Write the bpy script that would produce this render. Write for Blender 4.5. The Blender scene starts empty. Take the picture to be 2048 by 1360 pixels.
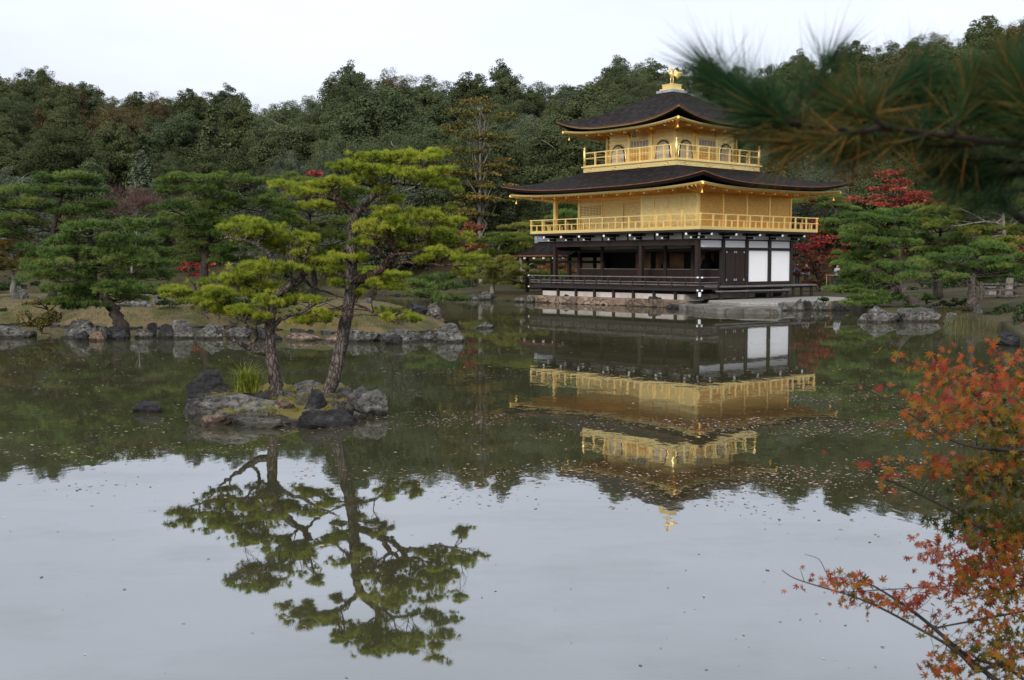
import bpy, bmesh, math, random
import numpy as np
from mathutils import Vector, Matrix, noise as mnoise
R = math.radians
random.seed(11); rng = np.random.default_rng(11)
scn = bpy.context.scene
COL = scn.collection
# ------------------------------------------------------------------ camera, world, sun, exposure
FPX, PITCH, CAM_H = 2245.5, 0.0687, 2.449
cam_d = bpy.data.cameras.new('camera'); cam = bpy.data.objects.new('camera', cam_d); COL.objects.link(cam)
cam.location = (0, 0, CAM_H); cam.rotation_euler = (math.pi/2 - PITCH, 0, 0)
cam_d.sensor_width = 36; cam_d.lens = FPX/2048*36
cam_d.clip_start = 0.1; cam_d.clip_end = 4000
cam_d.dof.use_dof = True; cam_d.dof.focus_distance = 32; cam_d.dof.aperture_fstop = 7.1
scn.camera = cam
SUN_EL, SUN_AZ = R(24), math.atan2(-0.36, -0.93)        # azimuth measured as atan2(x, y): left behind the camera
w = bpy.data.worlds.new('World'); scn.world = w; w.use_nodes = True
nt = w.node_tree; nt.nodes.clear()
def wn(t, **k):
    n = nt.nodes.new(t)
    for a, v in k.items(): setattr(n, a, v)
    return n
sky = wn('ShaderNodeTexSky', sky_type='NISHITA', sun_disc=False, sun_elevation=SUN_EL, sun_rotation=SUN_AZ, air_density=1.0, dust_density=3.0)
tc = wn('ShaderNodeTexCoord'); sep = wn('ShaderNodeSeparateXYZ')
nt.links.new(tc.outputs['Generated'], sep.inputs[0])
mr = wn('ShaderNodeMapRange'); mr.inputs[1].default_value = 0; mr.inputs[2].default_value = 1   # overcast sky: brighter towards the zenith
mr.inputs[3].default_value = 6.5; mr.inputs[4].default_value = 18
nt.links.new(sep.outputs[2], mr.inputs[0])
nz = wn('ShaderNodeTexNoise'); nz.inputs['Scale'].default_value = 1.6; nz.inputs['Detail'].default_value = 5; nz.inputs['Roughness'].default_value = .55
mp = wn('ShaderNodeMapping'); mp.inputs['Scale'].default_value = (1, 1, 3.5)
nt.links.new(tc.outputs['Generated'], mp.inputs[0]); nt.links.new(mp.outputs[0], nz.inputs['Vector'])
m2 = wn('ShaderNodeMapRange'); m2.inputs[1].default_value = .3; m2.inputs[2].default_value = .7; m2.inputs[3].default_value = .86; m2.inputs[4].default_value = 1.14
nt.links.new(nz.outputs[0], m2.inputs[0])
mu = wn('ShaderNodeMath', operation='MULTIPLY'); nt.links.new(mr.outputs[0], mu.inputs[0]); nt.links.new(m2.outputs[0], mu.inputs[1])
cm = wn('ShaderNodeVectorMath', operation='SCALE'); cm.inputs[0].default_value = (.90, .955, 1.075); nt.links.new(mu.outputs[0], cm.inputs['Scale'])
mx = wn('ShaderNodeMix', data_type='RGBA'); mx.inputs[0].default_value = .88
nt.links.new(sky.outputs[0], mx.inputs[6]); nt.links.new(cm.outputs[0], mx.inputs[7])
bg = wn('ShaderNodeBackground'); bg.inputs[1].default_value = .1; nt.links.new(mx.outputs[2], bg.inputs[0])
wo = wn('ShaderNodeOutputWorld'); nt.links.new(bg.outputs[0], wo.inputs[0])
sd = bpy.data.lights.new('sun', 'SUN'); sun = bpy.data.objects.new('sun', sd); COL.objects.link(sun)
sd.energy = 2.3; sd.angle = R(12); sd.color = (1, .93, .82)
sdir = Vector((math.sin(SUN_AZ)*math.cos(SUN_EL), math.cos(SUN_AZ)*math.cos(SUN_EL), math.sin(SUN_EL)))
sun.rotation_euler = sdir.to_track_quat('Z', 'Y').to_euler(); sun.location = sdir*300
scn.view_settings.view_transform = 'Standard'; scn.view_settings.look = 'None'
scn.view_settings.exposure = .28; scn.view_settings.gamma = 1
scn.render.engine = 'CYCLES'
scn.cycles.max_bounces = 7; scn.cycles.diffuse_bounces = 3; scn.cycles.glossy_bounces = 4; scn.cycles.transmission_bounces = 3
scn.cycles.use_denoising = True
scn.cycles.caustics_reflective = False; scn.cycles.caustics_refractive = False

# ------------------------------------------------------------------ helpers
CP, SP = math.cos(PITCH), math.sin(PITCH)
def ray(u, v):
    x = (u-1024)/FPX; y = (680-v)/FPX
    return np.array([x, CP+SP*y, CP*y-SP])
def at(u, v, Y):                                            # the point that is Y metres away in the direction of a measured pixel
    r = ray(u, v); return r*(Y/r[1])+np.array([0, 0, CAM_H])
def wl(u, v, z=0.):                                         # the same on the level z
    r = ray(u, v); return r*((z-CAM_H)/r[2])+np.array([0, 0, CAM_H])
def tag(o, label=None, cat=None, group=None, kind=None):
    if label: o['label'] = label
    if cat: o['category'] = cat
    if group: o['group'] = group
    if kind: o['kind'] = kind
    return o
def empty(name, loc=(0, 0, 0), rz=0):
    o = bpy.data.objects.new(name, None); COL.objects.link(o); o.location = loc; o.rotation_euler = (0, 0, rz); o.empty_display_size = .3
    return o
def link(name, me, parent=None):
    o = bpy.data.objects.new(name, me); COL.objects.link(o)
    if parent is not None: o.parent = parent
    return o
def tri_mesh(name, V, mat, parent=None, tint=None, nper=3):
    """V: (n*nper, 3) loose polygons of nper corners; tint: one value per polygon"""
    V = np.asarray(V, np.float32).reshape(-1, 3); n = len(V)//nper
    me = bpy.data.meshes.new(name)
    me.vertices.add(len(V)); me.vertices.foreach_set('co', V.ravel())
    me.loops.add(len(V)); me.loops.foreach_set('vertex_index', np.arange(len(V), dtype=np.int32))
    me.polygons.add(n); me.polygons.foreach_set('loop_start', np.arange(0, len(V), nper, dtype=np.int32))
    if tint is not None:
        a = me.attributes.new('tint', 'FLOAT', 'FACE'); a.data.foreach_set('value', np.asarray(tint, np.float32))
    me.update(calc_edges=True); me.materials.append(mat)
    return link(name, me, parent)
def grid_mesh(name, P, mat, parent=None, closed_u=False, smooth=True, kind=None):
    """P: (rows, cols, 3)"""
    r, c, _ = P.shape; V = P.reshape(-1, 3); F = []
    for i in range(r-1):
        for j in range(c if closed_u else c-1):
            k = (j+1) % c; F.append((i*c+j, i*c+k, (i+1)*c+k, (i+1)*c+j))
    me = bpy.data.meshes.new(name); me.from_pydata(V.tolist(), [], F)
    if smooth: me.polygons.foreach_set('use_smooth', [True]*len(F))
    me.materials.append(mat); me.update()
    o = link(name, me, parent)
    if kind: o['kind'] = kind
    return o
class MB:
    def __init__(s): s.v = []; s.f = []; s.sm = []
    def add(s, V, F, smooth=False):
        n = len(s.v); s.v += [tuple(map(float, p)) for p in V]; s.f += [tuple(i+n for i in f) for f in F]; s.sm += [smooth]*len(F); return s
    def box(s, x0, x1, y0, y1, z0, z1):
        if x1 < x0: x0, x1 = x1, x0
        if y1 < y0: y0, y1 = y1, y0
        V = [(x0,y0,z0),(x1,y0,z0),(x1,y1,z0),(x0,y1,z0),(x0,y0,z1),(x1,y0,z1),(x1,y1,z1),(x0,y1,z1)]
        return s.add(V, [(0,3,2,1),(4,5,6,7),(0,1,5,4),(1,2,6,5),(2,3,7,6),(3,0,4,7)])
    def bar(s, p, q, wd, ht):
        p = Vector(p); q = Vector(q); d = (q-p).normalized()
        up = Vector((0, 0, 1)) if abs(d.z) < .95 else Vector((1, 0, 0))
        a = d.cross(up).normalized()*wd/2; b = a.cross(d).normalized()*ht/2
        V = [p-a-b, p+a-b, p+a+b, p-a+b, q-a-b, q+a-b, q+a+b, q-a+b]
        return s.add(V, [(0,1,2,3),(7,6,5,4),(0,4,5,1),(1,5,6,2),(2,6,7,3),(3,7,4,0)])
    def tube(s, pts, rad, n=8, smooth=True, cap=True):
        pts = [Vector(p) for p in pts]; V = []; F = []; a = None
        for i, p in enumerate(pts):
            d = (pts[min(i+1, len(pts)-1)]-pts[max(i-1, 0)]).normalized()
            if a is None: a = d.orthogonal().normalized()
            else: a = (a-d*a.dot(d)).normalized()
            b = d.cross(a); r = rad[i] if hasattr(rad, '__len__') else rad
            for k in range(n):
                t = 2*math.pi*k/n; V.append(p+(a*math.cos(t)+b*math.sin(t))*r)
        for i in range(len(pts)-1):
            for k in range(n): F.append((i*n+k, i*n+(k+1) % n, (i+1)*n+(k+1) % n, (i+1)*n+k))
        if cap: F.append(tuple(range(n-1, -1, -1))); F.append(tuple((len(pts)-1)*n+k for k in range(n)))
        return s.add(V, F, smooth)
    def lathe(s, c, prof, n=12, smooth=True):
        return s.tube([(c[0], c[1], c[2]+z) for r, z in prof], [max(r, 1e-3) for r, z in prof], n, smooth) if False else s._lathe(c, prof, n, smooth)
    def _lathe(s, c, prof, n, smooth):
        V = []; F = []
        for r, z in prof:
            for k in range(n): V.append((c[0]+r*math.cos(2*math.pi*k/n), c[1]+r*math.sin(2*math.pi*k/n), c[2]+z))
        for i in range(len(prof)-1):
            for k in range(n): F.append((i*n+k, i*n+(k+1) % n, (i+1)*n+(k+1) % n, (i+1)*n+k))
        F.append(tuple(range(n-1, -1, -1))); F.append(tuple((len(prof)-1)*n+k for k in range(n)))
        return s.add(V, F, smooth)
    def prism(s, poly, p0, ex, ey, ez, th):
        """poly: outline (a, b) in the plane p0 + a*ex + b*ey, extruded th along ez"""
        p0, ex, ey, ez = map(Vector, (p0, ex, ey, ez)); n = len(poly)
        V = [p0+ex*a+ey*b for a, b in poly]+[p0+ex*a+ey*b+ez*th for a, b in poly]
        F = [tuple(range(n)), tuple(range(2*n-1, n-1, -1))]+[(k, n+k, n+(k+1) % n, (k+1) % n) for k in range(n)]
        return s.add(V, F)
    def build(s, name, mat, parent=None):
        me = bpy.data.meshes.new(name); me.from_pydata(s.v, [], s.f); me.polygons.foreach_set('use_smooth', s.sm)
        me.materials.append(mat); me.update()
        bm = bmesh.new(); bm.from_mesh(me); bmesh.ops.recalc_face_normals(bm, faces=bm.faces); bm.to_mesh(me); bm.free()
        return link(name, me, parent)

# ------------------------------------------------------------------ materials
def newmat(name):
    m = bpy.data.materials.new(name); m.use_nodes = True; t = m.node_tree
    return m, t, t.nodes['Principled BSDF']
def nd(t, typ, **k):
    n = t.nodes.new(typ)
    for a, v in k.items(): setattr(n, a, v)
    return n
def ramp(t, stops, src):
    r = nd(t, 'ShaderNodeValToRGB'); e = r.color_ramp.elements
    while len(e) < len(stops): e.new(.5)
    for i, (p, c) in enumerate(stops): e[i].position = p; e[i].color = (*c, 1)
    t.links.new(src, r.inputs[0]); return r
def noise_tex(t, scale, detail=4, rough=.6, stretch=None, coord='Object', dist=0):
    c = nd(t, 'ShaderNodeTexCoord'); n = nd(t, 'ShaderNodeTexNoise'); n.inputs['Scale'].default_value = scale
    n.inputs['Detail'].default_value = detail; n.inputs['Roughness'].default_value = rough; n.inputs['Distortion'].default_value = dist
    if stretch:
        m = nd(t, 'ShaderNodeMapping'); m.inputs['Scale'].default_value = stretch; t.links.new(c.outputs[coord], m.inputs[0]); t.links.new(m.outputs[0], n.inputs[0])
    else: t.links.new(c.outputs[coord], n.inputs[0])
    return n
def surf(name, stops, scale=4, rough=.7, metal=0, stretch=None, bump=0, bscale=None, spec=.4, detail=5, bstretch=None):
    m, t, p = newmat(name)
    n = noise_tex(t, scale, detail, .62, stretch); r = ramp(t, stops, n.outputs[0])
    t.links.new(r.outputs[0], p.inputs['Base Color'])
    p.inputs['Roughness'].default_value = rough; p.inputs['Metallic'].default_value = metal; p.inputs['Specular IOR Level'].default_value = spec
    if bump:
        b = nd(t, 'ShaderNodeBump'); b.inputs['Strength'].default_value = 1; b.inputs['Distance'].default_value = bump
        n2 = noise_tex(t, bscale or scale*3, 6, .65, bstretch or stretch); t.links.new(n2.outputs[0], b.inputs['Height']); t.links.new(b.outputs[0], p.inputs['Normal'])
    return m
def leafmat(name, stops, var=.1, trans=.3, rough=.55, objvar=0):
    """stops over the 'tint' attribute of each leaf; hue and value shift a little from tree to tree"""
    m, t, p = newmat(name)
    a = nd(t, 'ShaderNodeAttribute', attribute_name='tint'); r = ramp(t, stops, a.outputs['Fac']); c = r.outputs[0]
    if objvar:
        oi = nd(t, 'ShaderNodeObjectInfo'); hs = nd(t, 'ShaderNodeHueSaturation')
        m1 = nd(t, 'ShaderNodeMapRange'); m1.inputs[3].default_value = .5-.035*objvar; m1.inputs[4].default_value = .5+.006*objvar; t.links.new(oi.outputs['Random'], m1.inputs[0])
        fr = nd(t, 'ShaderNodeMath', operation='MULTIPLY'); fr.inputs[1].default_value = 7.31; t.links.new(oi.outputs['Random'], fr.inputs[0])
        f2 = nd(t, 'ShaderNodeMath', operation='FRACT'); t.links.new(fr.outputs[0], f2.inputs[0])
        mv = nd(t, 'ShaderNodeMapRange'); mv.inputs[3].default_value = 1-.3*objvar; mv.inputs[4].default_value = 1+.45*objvar; t.links.new(f2.outputs[0], mv.inputs[0])
        t.links.new(m1.outputs[0], hs.inputs['Hue']); t.links.new(mv.outputs[0], hs.inputs['Value']); t.links.new(c, hs.inputs['Color']); c = hs.outputs[0]
    t.links.new(c, p.inputs['Base Color']); p.inputs['Roughness'].default_value = rough; p.inputs['Specular IOR Level'].default_value = .06
    tr = nd(t, 'ShaderNodeBsdfTranslucent'); t.links.new(c, tr.inputs[0])
    mxs = nd(t, 'ShaderNodeMixShader'); mxs.inputs[0].default_value = trans
    t.links.new(p.outputs[0], mxs.inputs[1]); t.links.new(tr.outputs[0], mxs.inputs[2])
    t.links.new(mxs.outputs[0], t.nodes['Material Output'].inputs[0])
    return m
M = {}
def goldmat(name, a, b, rough, metal, bump=0, bscale=6, bstretch=None, stretch=None):
    return surf(name, [(.3, a), (.7, b)], 3.2, rough, metal, stretch, bump, bscale, .5, bstretch=bstretch)
M['gold'] = goldmat('gold leaf', (.91, .65, .235), (.95, .73, .31), .38, .75, .002, 3)
M['gold_wall'] = goldmat('gold leaf panels', (.70, .49, .17), (.95, .745, .335), .36, .72, .007, 2.6, (1, 1, 12), (1, 1, 6))
M['gold_shaded'] = goldmat('gold leaf shaded copy', (.52, .275, .06), (.82, .47, .125), .42, .72, .007, 3.0, (1, 1, 14), (1, 1, 5))  # darker orange copy of the wall gold, right face shade put into the colour
M['dark'] = surf('dark timber', [(.3, (.011, .008, .007)), (.7, (.024, .017, .014))], 3, .6, 0, (1, 1, .3), .003, 12, .35)
M['brown'] = surf('brown timber', [(.3, (.013, .008, .006)), (.7, (.028, .014, .010))], 3, .6, 0, (1, 1, .2), .003, 12, .35)
M['deck'] = surf('weathered deck timber', [(.3, (.075, .07, .067)), (.7, (.18, .17, .165))], 2.5, .6, 0, (1, 1, 8), .003, 12, .4)
M['gold_bounce_tint'] = goldmat('gold leaf with eave bounce tint', (.74, .38, .075), (.90, .52, .13), .42, .75, .002, 3)  # deeper orange carries the light bounced under the eaves in the base colour
M['plaster'] = surf('white plaster', [(.2, (.80, .81, .84)), (.8, (.86, .865, .88))], .8, .8)
M['frieze'] = surf('aged white plaster', [(.2, (.62, .62, .62)), (.8, (.74, .74, .73))], 1.2, .8)
M['tip'] = surf('white bracket paint', [(.3, (.8, .8, .8)), (.7, (.85, .85, .85))], 3, .6)
M['base_plaster'] = surf('base plaster', [(.3, (.30, .27, .245)), (.7, (.56, .52, .49))], 1.1, .85, 0, None, .006, 5)
M['roof'] = surf('bark shingle roof', [(.25, (.007, .006, .006)), (.5, (.017, .0145, .014)), (.72, (.038, .032, .030))], 3.2, .9, 0, None, .03, 7, .04, 7, (1, 1, 9))
M['roof_edge'] = surf('black roof edge', [(.3, (.012, .009, .009)), (.7, (.022, .017, .015))], 8, .8, 0, (1, 1, 6), .004, 20, .2)
M['red_edge'] = surf('red brown shingle lip', [(.3, (.10, .032, .014)), (.7, (.21, .075, .032))], 4, .7, 0, None, .004, 14, .3)
M['screen'] = surf('painted screen', [(.35, (.26, .14, .07)), (.62, (.48, .28, .15)), (.75, (.56, .36, .2))], 1.2, .8)
M['black'] = surf('blackened timber', [(.3, (.008, .007, .007)), (.7, (.014, .012, .012))], 3, .8)
M['tile'] = surf('grey ridge tile', [(.3, (.16, .17, .19)), (.7, (.36, .38, .41))], 6, .5, 0, None, .01, 20)
M['shoji'] = surf('grey window lattice paper', [(.3, (.42, .38, .40)), (.7, (.55, .50, .52))], 2, .8)
M['tan_stone'] = surf('tan embankment stone', [(.2, (.20, .135, .095)), (.5, (.33, .24, .175)), (.8, (.44, .35, .28))], 1.3, .85, 0, (1, 1, 1.6), .03, 5, .3, 8)
M['gravel'] = surf('pale gravel', [(.3, (.15, .142, .13)), (.7, (.28, .262, .24))], 9, .9, 0, None, .01, 40, .3)
def rockmat(name, a, b, c, lich=(.42, .42, .39), amt=.62, moss=None):
    m, t, p = newmat(name)
    n = noise_tex(t, 1.6, 9, .68); r = ramp(t, [(.36, a), (.5, b), (.64, c)], n.outputs[0])
    n2 = noise_tex(t, 4.5, 6, .7, dist=.4); r2 = ramp(t, [(amt-.03, (0, 0, 0)), (amt+.05, (1, 1, 1))], n2.outputs[0])
    mx_ = nd(t, 'ShaderNodeMix', data_type='RGBA'); t.links.new(r2.outputs[0], mx_.inputs[0]); t.links.new(r.outputs[0], mx_.inputs[6]); mx_.inputs[7].default_value = (*lich, 1)
    n5 = noise_tex(t, 8, 7, .72, (1, 1, 1.8)); r5 = ramp(t, [(.42, (.12, .115, .11)), (.52, (1, 1, 1))], n5.outputs[0]); mm = nd(t, 'ShaderNodeMix', data_type='RGBA', blend_type='MULTIPLY'); mm.inputs[0].default_value = .85; t.links.new(mx_.outputs[2], mm.inputs[6]); t.links.new(r5.outputs[0], mm.inputs[7])
    out = mm.outputs[2]
    if moss:
        n3 = noise_tex(t, 1.1, 6, .6); g = nd(t, 'ShaderNodeNewGeometry'); sx = nd(t, 'ShaderNodeSeparateXYZ'); t.links.new(g.outputs['Normal'], sx.inputs[0])
        ad = nd(t, 'ShaderNodeMath', operation='MULTIPLY'); t.links.new(sx.outputs[2], ad.inputs[0]); t.links.new(n3.outputs[0], ad.inputs[1])
        r3 = ramp(t, [(moss[1], (0, 0, 0)), (moss[1]+.07, (1, 1, 1))], ad.outputs[0])
        m3 = nd(t, 'ShaderNodeMix', data_type='RGBA'); t.links.new(r3.outputs[0], m3.inputs[0]); t.links.new(out, m3.inputs[6]); m3.inputs[7].default_value = (*moss[0], 1); out = m3.outputs[2]
    t.links.new(out, p.inputs['Base Color']); p.inputs['Roughness'].default_value = .85; p.inputs['Specular IOR Level'].default_value = .3
    b_ = nd(t, 'ShaderNodeBump'); ps = nd(t, 'ShaderNodeNewGeometry'); sz = nd(t, 'ShaderNodeSeparateXYZ'); t.links.new(ps.outputs['Position'], sz.inputs[0]); ta = nd(t, 'ShaderNodeMath', operation='MULTIPLY_ADD'); ta.inputs[1].default_value = -.10; t.links.new(n.outputs[0], ta.inputs[0]); t.links.new(sz.outputs[2], ta.inputs[2])
    rt = ramp(t, [(.0, (.30, .28, .25)), (.055, (1, 1, 1))], ta.outputs[0]); mt2 = nd(t, 'ShaderNodeMix', data_type='RGBA', blend_type='MULTIPLY'); mt2.inputs[0].default_value = 1; t.links.new(out, mt2.inputs[6]); t.links.new(rt.outputs[0], mt2.inputs[7]); t.links.new(mt2.outputs[2], p.inputs['Base Color'])   # wet tide band just above the pond level
    b_.inputs['Distance'].default_value = .09; n4 = noise_tex(t, 4.5, 10, .74); t.links.new(n4.outputs[0], b_.inputs['Height']); t.links.new(b_.outputs[0], p.inputs['Normal'])
    return m
M['rock_grey'] = rockmat('grey lichen rock', (.034, .033, .030), (.095, .091, .083), (.19, .185, .17), (.20, .20, .18), .63, moss=((.11, .10, .03), .50))
M['rock_pale'] = rockmat('pale grey rock', (.040, .039, .036), (.10, .098, .090), (.17, .165, .152), (.25, .245, .225), .60)
M['rock_dark'] = rockmat('dark rock', (.010, .010, .011), (.028, .027, .028), (.06, .058, .058), (.16, .165, .155), .68)
M['rock_tan'] = rockmat('tan rock', (.06, .042, .030), (.15, .105, .075), (.26, .19, .14), (.32, .29, .25), .64)
M['bark'] = surf('grey brown pine bark', [(.3, (.035, .026, .022)), (.5, (.095, .075, .066)), (.75, (.19, .16, .145))], 9, .9, 0, (1, 1, .35), .03, 14, .2, 8)
M['bark_red'] = surf('reddish pine limb bark', [(.3, (.06, .034, .026)), (.55, (.14, .085, .065)), (.78, (.23, .155, .125))], 9, .85, 0, (1, 1, .5), .012, 16, .2, 7)
M['bark_dark'] = surf('dark bark', [(.3, (.016, .013, .011)), (.7, (.06, .048, .04))], 8, .9, 0, (1, 1, .4), .012, 16, .2)
M['bark_shade'] = surf('blackish twig bark', [(.3, (.008, .006, .005)), (.7, (.024, .018, .015))], 30, .9, 0, None, .002, 60, .1)
M['bark_pale'] = surf('pale grey bark', [(.3, (.10, .09, .08)), (.7, (.25, .23, .21))], 8, .9, 0, (1, 1, .4), .012, 16, .2)

def masonry(name, a, b, c, joint, sc):
    m, t, p = newmat(name)
    n = noise_tex(t, 1.1, 7, .65); r = ramp(t, [(.28, a), (.5, b), (.72, c)], n.outputs[0])
    co = nd(t, 'ShaderNodeTexCoord'); mp_ = nd(t, 'ShaderNodeMapping'); mp_.inputs['Scale'].default_value = (sc, sc, sc*1.5); t.links.new(co.outputs['Object'], mp_.inputs[0])
    nn = nd(t, 'ShaderNodeTexNoise'); nn.inputs['Scale'].default_value = 1.5; t.links.new(co.outputs['Object'], nn.inputs[0]); va = nd(t, 'ShaderNodeVectorMath', operation='ADD'); t.links.new(mp_.outputs[0], va.inputs[0]); t.links.new(nn.outputs[1], va.inputs[1])
    v = nd(t, 'ShaderNodeTexVoronoi', feature='DISTANCE_TO_EDGE'); v.inputs['Scale'].default_value = 1; t.links.new(va.outputs[0], v.inputs[0])
    v2 = nd(t, 'ShaderNodeTexVoronoi'); v2.inputs['Scale'].default_value = 1; t.links.new(va.outputs[0], v2.inputs[0])
    hs = nd(t, 'ShaderNodeHueSaturation'); sp_ = nd(t, 'ShaderNodeSeparateColor'); t.links.new(v2.outputs['Color'], sp_.inputs[0]); mv = nd(t, 'ShaderNodeMapRange'); mv.inputs[3].default_value = .65; mv.inputs[4].default_value = 1.25; t.links.new(sp_.outputs[0], mv.inputs[0]); t.links.new(mv.outputs[0], hs.inputs['Value']); t.links.new(r.outputs[0], hs.inputs['Color'])
    r2 = ramp(t, [(.0, (1, 1, 1)), (.07, (0, 0, 0))], v.outputs[0]); mx_ = nd(t, 'ShaderNodeMix', data_type='RGBA'); t.links.new(r2.outputs[0], mx_.inputs[0]); t.links.new(hs.outputs[0], mx_.inputs[6]); mx_.inputs[7].default_value = (*joint, 1)   # stone joints
    t.links.new(mx_.outputs[2], p.inputs['Base Color']); p.inputs['Roughness'].default_value = .9; p.inputs['Specular IOR Level'].default_value = .2
    b_ = nd(t, 'ShaderNodeBump'); b_.inputs['Distance'].default_value = .06; mn = nd(t, 'ShaderNodeMath', operation='MINIMUM'); mn.inputs[1].default_value = .12; t.links.new(v.outputs[0], mn.inputs[0]); n4 = noise_tex(t, 6, 8, .7); ma = nd(t, 'ShaderNodeMath', operation='MULTIPLY_ADD'); ma.inputs[1].default_value = .25; t.links.new(n4.outputs[0], ma.inputs[0]); t.links.new(mn.outputs[0], ma.inputs[2]); t.links.new(ma.outputs[0], b_.inputs['Height']); t.links.new(b_.outputs[0], p.inputs['Normal'])
    return m
M['tan_stone'] = masonry('tan embankment masonry', (.09, .064, .048), (.205, .145, .108), (.32, .245, .19), (.05, .04, .032), .85)
M['ledge_stone'] = masonry('grey landing masonry', (.05, .047, .042), (.12, .11, .097), (.22, .20, .175), (.045, .04, .035), .7)

def plated(name, crack, a, b, sc):
    """plated pine bark"""
    m, t, p = newmat(name); co = nd(t, 'ShaderNodeTexCoord'); mp_ = nd(t, 'ShaderNodeMapping'); mp_.inputs['Scale'].default_value = (1, 1, .32); t.links.new(co.outputs['Object'], mp_.inputs[0])
    nn = nd(t, 'ShaderNodeTexNoise'); nn.inputs['Scale'].default_value = 9; t.links.new(co.outputs['Object'], nn.inputs[0]); vs = nd(t, 'ShaderNodeVectorMath', operation='SCALE'); vs.inputs['Scale'].default_value = .10; t.links.new(nn.outputs[1], vs.inputs[0]); va = nd(t, 'ShaderNodeVectorMath', operation='ADD'); t.links.new(mp_.outputs[0], va.inputs[0]); t.links.new(vs.outputs[0], va.inputs[1])
    v = nd(t, 'ShaderNodeTexVoronoi', feature='DISTANCE_TO_EDGE'); v.inputs['Scale'].default_value = sc; t.links.new(va.outputs[0], v.inputs[0]); n = noise_tex(t, 16, 7, .7); r = ramp(t, [(.3, a), (.7, b)], n.outputs[0])
    r2 = ramp(t, [(.02, (1, 1, 1)), (.20, (0, 0, 0))], v.outputs[0]); mx_ = nd(t, 'ShaderNodeMix', data_type='RGBA'); t.links.new(r2.outputs[0], mx_.inputs[0]); t.links.new(r.outputs[0], mx_.inputs[6]); mx_.inputs[7].default_value = (*crack, 1); t.links.new(mx_.outputs[2], p.inputs['Base Color']); p.inputs['Roughness'].default_value = .92; p.inputs['Specular IOR Level'].default_value = .15
    b_ = nd(t, 'ShaderNodeBump'); b_.inputs['Distance'].default_value = .03; mn = nd(t, 'ShaderNodeMath', operation='MINIMUM'); mn.inputs[1].default_value = .3; t.links.new(v.outputs[0], mn.inputs[0]); ma = nd(t, 'ShaderNodeMath', operation='MULTIPLY_ADD'); ma.inputs[1].default_value = .5; t.links.new(n.outputs[0], ma.inputs[0]); t.links.new(mn.outputs[0], ma.inputs[2]); t.links.new(ma.outputs[0], b_.inputs['Height']); t.links.new(b_.outputs[0], p.inputs['Normal']); return m
M['bark'] = plated('grey brown pine bark', (.030, .023, .020), (.075, .061, .054), (.17, .145, .13), 17)
M['bark_red'] = plated('reddish pine bark', (.022, .012, .010), (.06, .036, .028), (.155, .10, .08), 22)
M['islet_rock'] = rockmat('mossy islet rock', (.020, .017, .015), (.062, .055, .047), (.13, .12, .105), (.17, .17, .15), .66, moss=((.125, .102, .018), .445))
M['islet_rock'].node_tree.nodes['Bump'].inputs['Distance'].default_value = .08
# ------------------------------------------------------------------ the golden pavilion (local x runs along its right face, local y along its left face)
PT = .8696; PX, PY = 10.267, 62.266; S = 2.12; LA, LB = 5.5*S, 4*S; OV = 1.127
pav = empty('golden_pavilion', (PX, PY, 0), math.pi/2-PT)
tag(pav, 'three storey golden pavilion with dark shingle roofs standing at the edge of the pond', 'pavilion')
def pw(b, a, z): return np.array([PX-a*math.cos(PT)+b*math.sin(PT), PY+a*math.sin(PT)+b*math.cos(PT), z])
def P(name, mb, mat, parent=pav): return mb.build(name, M[mat] if isinstance(mat, str) else mat, parent)
# --- ground storey
m = MB().box(-.55, LB-.3, .3, LA+.6, .42, .95); P('underfloor_shade', m, 'black')  # black block standing in for the shaded void below the floor
m = MB().box(-.86, -.70, .2, LA+.4, .40, .705).box(-.70, 5.4, .2, .35, .40, .705); P('base_plaster', m, 'base_plaster')
m = MB().box(.005, LB-.02, .005, LA, .96, 1.3); P('floor', m, 'brown')
m = MB().box(-OV, 0, -OV, LA+OV, 1.0, 1.06).box(-OV-.02, -OV+.12, -OV-.02, LA+OV, .90, 1.0).box(0, .45, -OV, 0, 1.0, 1.06).box(0, .45, -OV-.02, -OV+.12, .90, 1.0)
ver = P('veranda', m, 'dark')
for k in range(9): P('veranda_post', MB().box(-1.0, -.86, k*1.6-.9, k*1.6-.76, .40, .90), 'dark', ver)
vr = MB().box(-OV-.02, -OV+.05, -OV-.15, LA+OV+.15, 1.625, 1.68).box(-OV-.15, .50, -OV-.025, -OV+.045, 1.628, 1.683)
rail = P('veranda_railing', vr, 'deck')
m = MB().box(-OV-.01, -OV+.03, -OV, LA+OV, 1.36, 1.40).box(-OV-.01, -OV+.03, -OV, LA+OV, 1.21, 1.25).box(-OV, .46, -OV-.012, -OV+.028, 1.362, 1.402).box(-OV, .46, -OV-.012, -OV+.028, 1.212, 1.252)
P('lower_rail', m, 'deck', rail)
for k in range(15):
    y = -OV+k*(LA+2*OV)/14; P('post', MB().box(-OV-.035, -OV+.045, y-.04, y+.04, 1.06 if k else .45, 1.625), 'dark', rail)
P('post', MB().box(.40, .48, -OV-.04, -OV+.04, 1.06, 1.625), 'dark', rail)
for z in (.955, 1.655):
    for bx in ((-OV-.03, -OV+.05, -OV-.19, -OV-.13, z-.04, z+.04), (-OV-.19, -OV-.13, -OV-.03, -OV+.05, z-.037, z+.043), (-OV-.03, -OV+.05, LA+OV+.12, LA+OV+.18, z-.04, z+.04)): P('white_end_cap', MB().box(*bx), 'tip', rail)
P('white_end_cap', MB().box(-OV-.05, -OV+.05, -OV-.06, -OV+.04, .62, .86), 'tip', rail)
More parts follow.
